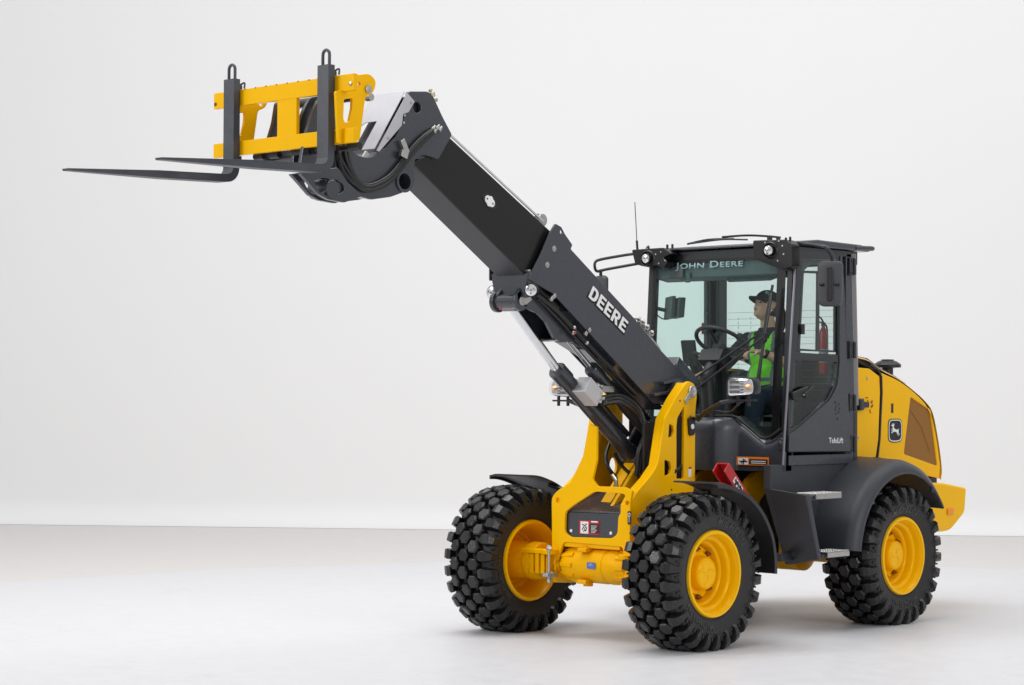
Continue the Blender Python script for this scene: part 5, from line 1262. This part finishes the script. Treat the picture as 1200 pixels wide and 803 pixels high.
# right-hand console with joystick
CON = empty('control_console', (0, 0, 0), LD)
b = MB(); b.box((-1.55, -.58, 1.2), (-2.0, -.32, 1.70)); b.hexa([(-1.40, -.55, 1.58), (-1.40, -.35, 1.58), (-1.75, -.33, 1.66), (-1.75, -.57, 1.66), (-1.42, -.55, 1.66), (-1.42, -.35, 1.66), (-1.75, -.33, 1.76), (-1.75, -.57, 1.76)]); b.build('armrest', INT, CON, bev=.02)
J = U(822, 462, y=-.42)
b = MB(); b.tube([J + Vector((0, 0, -.10)), J, J + Vector((.02, .0, .09))], .018, 10); b.sphere(J + Vector((.02, 0, .10)), .03, .03, .045, 14); b.build('joystick', INT, CON)
b = MB(); b.obox(U(808, 414, y=-.48), (.2, 0, 1), (0, 1, 0), (1, 0, -.2), .10, .065, .012); b.tube([U(808, 420, y=-.48), U(815, 440, y=-.46), U(824, 470, y=-.45)], .022, 10); b.obox(U(815, 425, y=-.45), (.6, 0, 1), (0, 1, 0), (1, 0, -.6), .09, .04, .02); b.build('control_display', INT, CON, bev=.008)
# camera monitor
MN = empty('monitor', (0, 0, 0), LD)
q = U(785, 361, y=-.50); b = MB(); b.obox(q, (.35, 1, .1), (0, .1, 1), (1, -.35, 0), .05, .085, .018); b.obox(q - Vector((.06, -.03, 0)), (.35, 1, .1), (0, .1, 1), (1, -.35, 0), .055, .075, .03); b.build('monitor_case', mat('monitor_grey', (.10, .12, .12), .5), MN, bev=.006)
b = MB(); b.tube([q + Vector((0, -.03, -.02)), U(772, 362, y=-.58), U(766, 362, y=-.62)], .014, 8); b.tube([q + Vector((0, 0, -.07)), U(778, 374, y=-.54), U(772, 371, y=-.56), U(768, 366, y=-.6)], .005, 6, 4); b.build('monitor_bracket', INT, MN)
IM = U(793, 319, y=-.40); b = MB(); b.obox(IM, (.2, 1, 0), (0, 0, 1), (1, -.2, 0), .075, .052, .015); IMO = b.build('interior_mirror', mat('inner_mirror_grey', (.07, .085, .088), .5), LD, bev=.02); b = MB(); b.cyl(IM + Vector((0, 0, .04)), IM + Vector((-.02, 0, .14)), .008, 8); b.build('mirror_stalk', INT, IMO)
b = MB(); q = U(806, 325, x=wx(2.5) - .012); b.box((q.x, q.y - .021, q.z - .04), (q.x - .002, q.y + .021, q.z + .04)); b.build('windscreen_sticker', mat('dark_green_vinyl', (.02, .07, .05), .5), WS)
b = MB()
for i in range(4): b.box((q.x + .001, q.y - .013, q.z - .028 + i * .017), (q.x + .0004, q.y + .013, q.z - .020 + i * .017))
b.build('sticker_print', mat('sticker_ink', (.06, .18, .13), .5), WS)
# pedals and lever glimpsed at the foot of the windscreen
b = MB(); b.tube([U(888, 488, x=-1.6), U(905, 487, x=-1.6), U(910, 483, x=-1.6)], .006, 8); b.tube([U(872, 489, x=-1.6), U(910, 488, x=-1.6)], .005, 8); b.tube([U(890, 470, x=-1.6), U(893, 480, x=-1.6), U(892, 500, x=-1.6)], .008, 8, 4); b.build('pedal_linkage', mat('teal_grey_metal', (.22, .30, .30), .4, .5), CON)

# ------------------------------------------------------------------ fire extinguisher behind the door glass
q = U(982.5, 388, y=.45); q.z = U(982.5, 388, y=.45).z
FE = empty('fire_extinguisher', (-2.03, q.y, q.z - .33))
tag(FE, 'red fire extinguisher on the rear cab post behind the door glass', 'fire extinguisher')
o = Vector((0, 0, 0))
b = MB(); b.lathe((0, 0, .0), (0, 0, 1), [(0, .026), (.008, .032), (.30, .032), (.33, .026), (.35, .014), (.36, .014)], 28); b.build('bottle', RED, FE)
b = MB(); b.lathe((0, 0, .09), (0, 0, 1), [(0, .0324), (.0, .0332), (.10, .0332), (.10, .0324)], 28, False, False); b.build('bottle_label', mat('dull_label', (.4, .4, .38), .5), FE)
b = MB(); b.lathe((0, 0, .36), (0, 0, 1), [(0, .016), (.03, .016)], 12); b.tube([(0, 0, .39), (.03, 0, .42), (.09, .0, .44)], .007, 8); b.tube([(0, 0, .385), (.04, 0, .39), (.085, 0, .385)], .006, 8); b.tube([(-.01, 0, .38), (-.05, 0, .34), (-.055, .0, .15)], .007, 8, 4); b.build('extinguisher_valve', BLK, FE)

# ------------------------------------------------------------------ operator
PE = empty('person', (-1.95, 0, 1.62))
tag(PE, 'seated operator in dark cap and green hi-vis vest holding the steering wheel', 'person')
O = PE.location.copy()
def rel(me): me.transform(Matrix.Translation(-O)); return me
sh = Vector((-1.90, 0, 2.15)); hd = Vector((-1.875, 0.0, 2.335))
# head faces forward, turned slightly to the near side and lifted
fa = Vector((.92, -.28, .30)).normalized(); sd = Vector((0, 0, 1)).cross(fa).normalized(); up = fa.cross(sd)
def Hh(f, s, u): return hd + fa * f + sd * s + up * u
RT = Matrix(((fa.x, sd.x, up.x, 0), (fa.y, sd.y, up.y, 0), (fa.z, sd.z, up.z, 0), (0, 0, 0, 1)))
b = MB()
b.sphere(Hh(-.005, 0, .03), .092, .074, .092, 24, RT); b.sphere(Hh(.022, 0, -.03), .066, .060, .078, 24, RT); b.sphere(Hh(.062, 0, -.075), .026, .028, .024, 16, RT)
b.sphere(Hh(.084, 0, -.005), .018, .011, .020, 12, RT); b.sphere(Hh(.095, 0, -.012), .011, .012, .010, 12, RT); b.cyl(Hh(.078, 0, .02), Hh(.097, 0, -.010), .009, 10, .010)
b.sphere(Hh(.078, 0, -.045), .014, .022, .010, 12, RT); b.sphere(Hh(.062, 0, .028), .03, .055, .012, 14, RT)
for k in (-1, 1): b.sphere(Hh(.05, k * .036, -.02), .028, .022, .026, 14, RT); b.sphere(Hh(-.005, k * .074, .0), .018, .008, .030, 12, RT)
b.cyl(Hh(-.03, 0, -.06), sh + Vector((-.01, 0, .02)), .052, 20, .060)
limb(b, [sh + Vector((0, 0, -.02)), sh + Vector((-.02, 0, -.12))], [.07, .09])
# left arm: shoulder, elbow, wrist on the wheel
LS, LE, LW_ = Vector((-1.90, .185, 2.09)), Vector((-1.76, .30, 1.90)), Vector((-1.52, .215, 1.985))
RS, RE, RW_ = Vector((-1.90, -.185, 2.09)), Vector((-1.80, -.36, 1.88)), Vector((-1.56, -.42, 1.80))
for S_, E_, W_ in ((LS, LE, LW_), (RS, RE, RW_)):
    limb(b, [S_, E_], [.050, .042]); limb(b, [E_, (E_ + W_) / 2, W_], [.042, .037, .026])
def hand(b, W_, d, palm_n, curl_c):
    d = Vector(d).normalized(); pn = Vector(palm_n).normalized(); s = d.cross(pn).normalized()
    b.obox(W_ + d * .045, d, s, pn, .045, .036, .012); b.sphere(W_ + d * .04, .03, .03, .02, 12)
    for i, L in enumerate((.070, .080, .076, .060)):
        p0 = W_ + d * .085 + s * (-.029 + i * .0195); p1 = p0 + d * L * .40 - pn * .012; p2 = p1 + d * L * .15 - pn * .030; p3 = p2 - d * L * .18 - pn * .020
        limb(b, [p0, p1, p2, p3], [.0095, .009, .0085, .0075], 10)
    t0 = W_ + d * .03 - s * .034; limb(b, [t0, t0 + d * .028 - s * .022 - pn * .012, t0 + d * .050 - s * .020 - pn * .032], [.0115, .010, .0085], 10)
hand(b, LW_, (.75, -.45, .10), (-.1, .1, 1), None); hand(b, RW_, (.95, -.1, -.10), (0, .1, 1), None)
# hips and legs give one continuous body
limb(b, [Vector((-1.95, 0, 1.95)), Vector((-1.96, 0, 1.72))], [.13, .12])
for k in (-1, 1):
    limb(b, [Vector((-1.95, k * .09, 1.68)), Vector((-1.56, k * .14, 1.66)), Vector((-1.46, k * .15, 1.28))], [.085, .065, .042])
    b.obox((-1.40, k * .15, 1.235), (1, 0, 0), (0, 1, 0), (0, 0, 1), .11, .04, .035)
body = link('body', rel(blob(b, .0065, 3)), SKIN, PE, smooth=80)
# clothing
b = MB(); limb(b, [LS, LE + (LS - LE) * .18], [.062, .058]); limb(b, [RS, RE + (RS - RE) * .18], [.062, .058])
b.sphere((-1.91, 0, 2.02), .115, .175, .16, 24); b.sphere((-1.93, 0, 1.80), .13, .16, .16, 24); b.sphere(sh + Vector((0, .0, -.035)), .075, .13, .06, 20)
b.lathe(sh + Vector((.0, 0, -.02)), (.12, 0, 1), [(0, .085), (.055, .066)], 24)
link('shirt', rel(blob(b, .010, 4)), NAVY, PE, smooth=80)
b = MB(); b.sphere((-1.905, 0, 2.00), .128, .170, .18, 28); b.sphere((-1.915, 0, 1.80), .150, .172, .165, 28)
for k in (-1, 1): b.sphere((-1.90, k * .10, 2.11), .085, .062, .05, 18)
me = blob(b, .010, 3); bmv = bmesh.new(); bmv.from_mesh(me)
# cut the open front, neck and arm holes out of the vest
dele = [v_ for v_ in bmv.verts if (v_.co.z > 2.0 and v_.co.x > -1.88 and abs(v_.co.y) < .03 + (v_.co.z - 2.0) * .35) or (v_.co.z > 2.12 and abs(v_.co.y) < .075) or v_.co.z < 1.66]
bmesh.ops.delete(bmv, geom=dele, context='VERTS'); bmv.to_mesh(me); bmv.free()
vs_ = link('vest', rel(me), [VEST, STRIPE], PE, smooth=80)
for p in vs_.data.polygons:
    c = p.center + O
    if abs(abs(c.y) - .115) < .018 and c.z > 1.72: p.material_index = 1
    if 1.775 < c.z < 1.805 and c.x > -1.98: p.material_index = 1
so = vs_.modifiers.new('t', 'SOLIDIFY'); so.thickness = .008
b = MB(); b.lathe((-1.94, 0, 1.655), (0, 0, 1), [(0, .165), (.03, .165)], 28, False, False)
b.build('belt', ORG, PE); bpy.data.objects['belt'].location = -O; bpy.data.objects['belt'].scale = (1, 1, 1)
b = MB(); b.sphere((-1.96, 0, 1.68), .15, .17, .10, 22)
for k in (-1, 1): limb(b, [Vector((-1.93, k * .09, 1.67)), Vector((-1.56, k * .14, 1.66)), Vector((-1.46, k * .15, 1.30))], [.098, .078, .058])
link('jeans', rel(blob(b, .012, 4)), JEAN, PE, smooth=80)
b = MB(); cu_ = Hh(-.012, 0, .045)
b.sphere(cu_, .108, .089, .088, 28, RT)
mv = [v_ for v_ in b.bm.verts if (v_.co - cu_).dot(up) < -.012]
bmesh.ops.delete(b.bm, geom=mv, context='VERTS')
nb_ = 14
rowt = []
for i in range(nb_ + 1):
    a = -1.15 + 2.3 * i / nb_; f = .085 * math.cos(a) ; s = .078 * math.sin(a)
    ext = .085 * max(0, math.cos(a * 1.1)) + .004
    p0 = Hh(-.012 + f * 1.05, s, .040); p1 = Hh(-.012 + f * 1.05 + ext * .6, s * 1.0, .040 - .002); p2 = Hh(-.012 + f * 1.05 + ext, s * .96, .028 - .02 * abs(math.sin(a)))
    rowt.append([b.bm.verts.new(p + up * h) for p in (p0, p1, p2) for h in (.0, .006)])
for p, q in zip(rowt, rowt[1:]):
    for i_, j_ in ((1, 3), (3, 5), (5, 4), (4, 2), (2, 0)): b.face([p[i_], p[j_], q[j_], q[i_]])
cp_ = b.build('cap', NAVY, PE, smooth=50); cp_.data.transform(Matrix.Translation(-O))
b = MB(); b.obox(Hh(.058, .070, .085), fa - sd * -.9, up, sd, .010, .010, .002); b.obox(Hh(.064, .058, .090), fa, up, sd, .012, .009, .006); b.tube([Hh(-.105, .03, .05), Hh(-.09, .05, .045)], .004, 6)
lg = b.build('cap_logo', mat('pale_teal', (.35, .6, .55), .5), PE); lg.data.transform(Matrix.Translation(-O))
b = MB(); b.tube([Hh(-.06, .078, .035), Hh(-.085, .062, .022)], .006, 8); o_ = b.build('cap_strap', mat('tan_strap', (.55, .35, .10), .5), PE); o_.data.transform(Matrix.Translation(-O))
b = MB(); b.sphere(Hh(-.052, 0, -.0), .066, .072, .068, 22, RT); b.sphere(Hh(-.10, .02, .01), .04, .04, .04, 16, RT)
limb(b, [Hh(-.12, .03, .01), Hh(-.150, .045, -.05), Hh(-.145, .05, -.12), Hh(-.12, .05, -.17)], [.035, .038, .032, .012])
link('hair', rel(blob(b, .008, 2)), HAIR, PE, smooth=80)
for k in (-1, 1): o_ = MB().sphere(Hh(.080, k * .030, .010), .008, .013, .0055, 12, RT).build('eye', EYE, PE); o_.data.transform(Matrix.Translation(-O))
b = MB(); b.sphere(Hh(.089, 0, -.043), .006, .019, .006, 12, RT); b.sphere(Hh(.089, 0, -.051), .006, .015, .005, 12, RT); o_ = b.build('lips', LIP, PE); o_.data.transform(Matrix.Translation(-O))
b = MB(); b.sphere(Hh(-.002, .084, -.030), .006, seg=10); o_ = b.build('earring', WHT, PE); o_.data.transform(Matrix.Translation(-O))
b = MB(); da = (LE - LW_).normalized(); b.lathe(LW_ + da * .025, da, [(0, .031), (.022, .033)], 20); b.obox(LW_ + da * .036 + Vector((.01, .028, .015)), da, (0, .5, 1), (0, 1, -.5), .014, .016, .006)
o_ = b.build('watch', BLK, PE); o_.data.transform(Matrix.Translation(-O))

PE.location.y += .03; PE.location.x -= .012
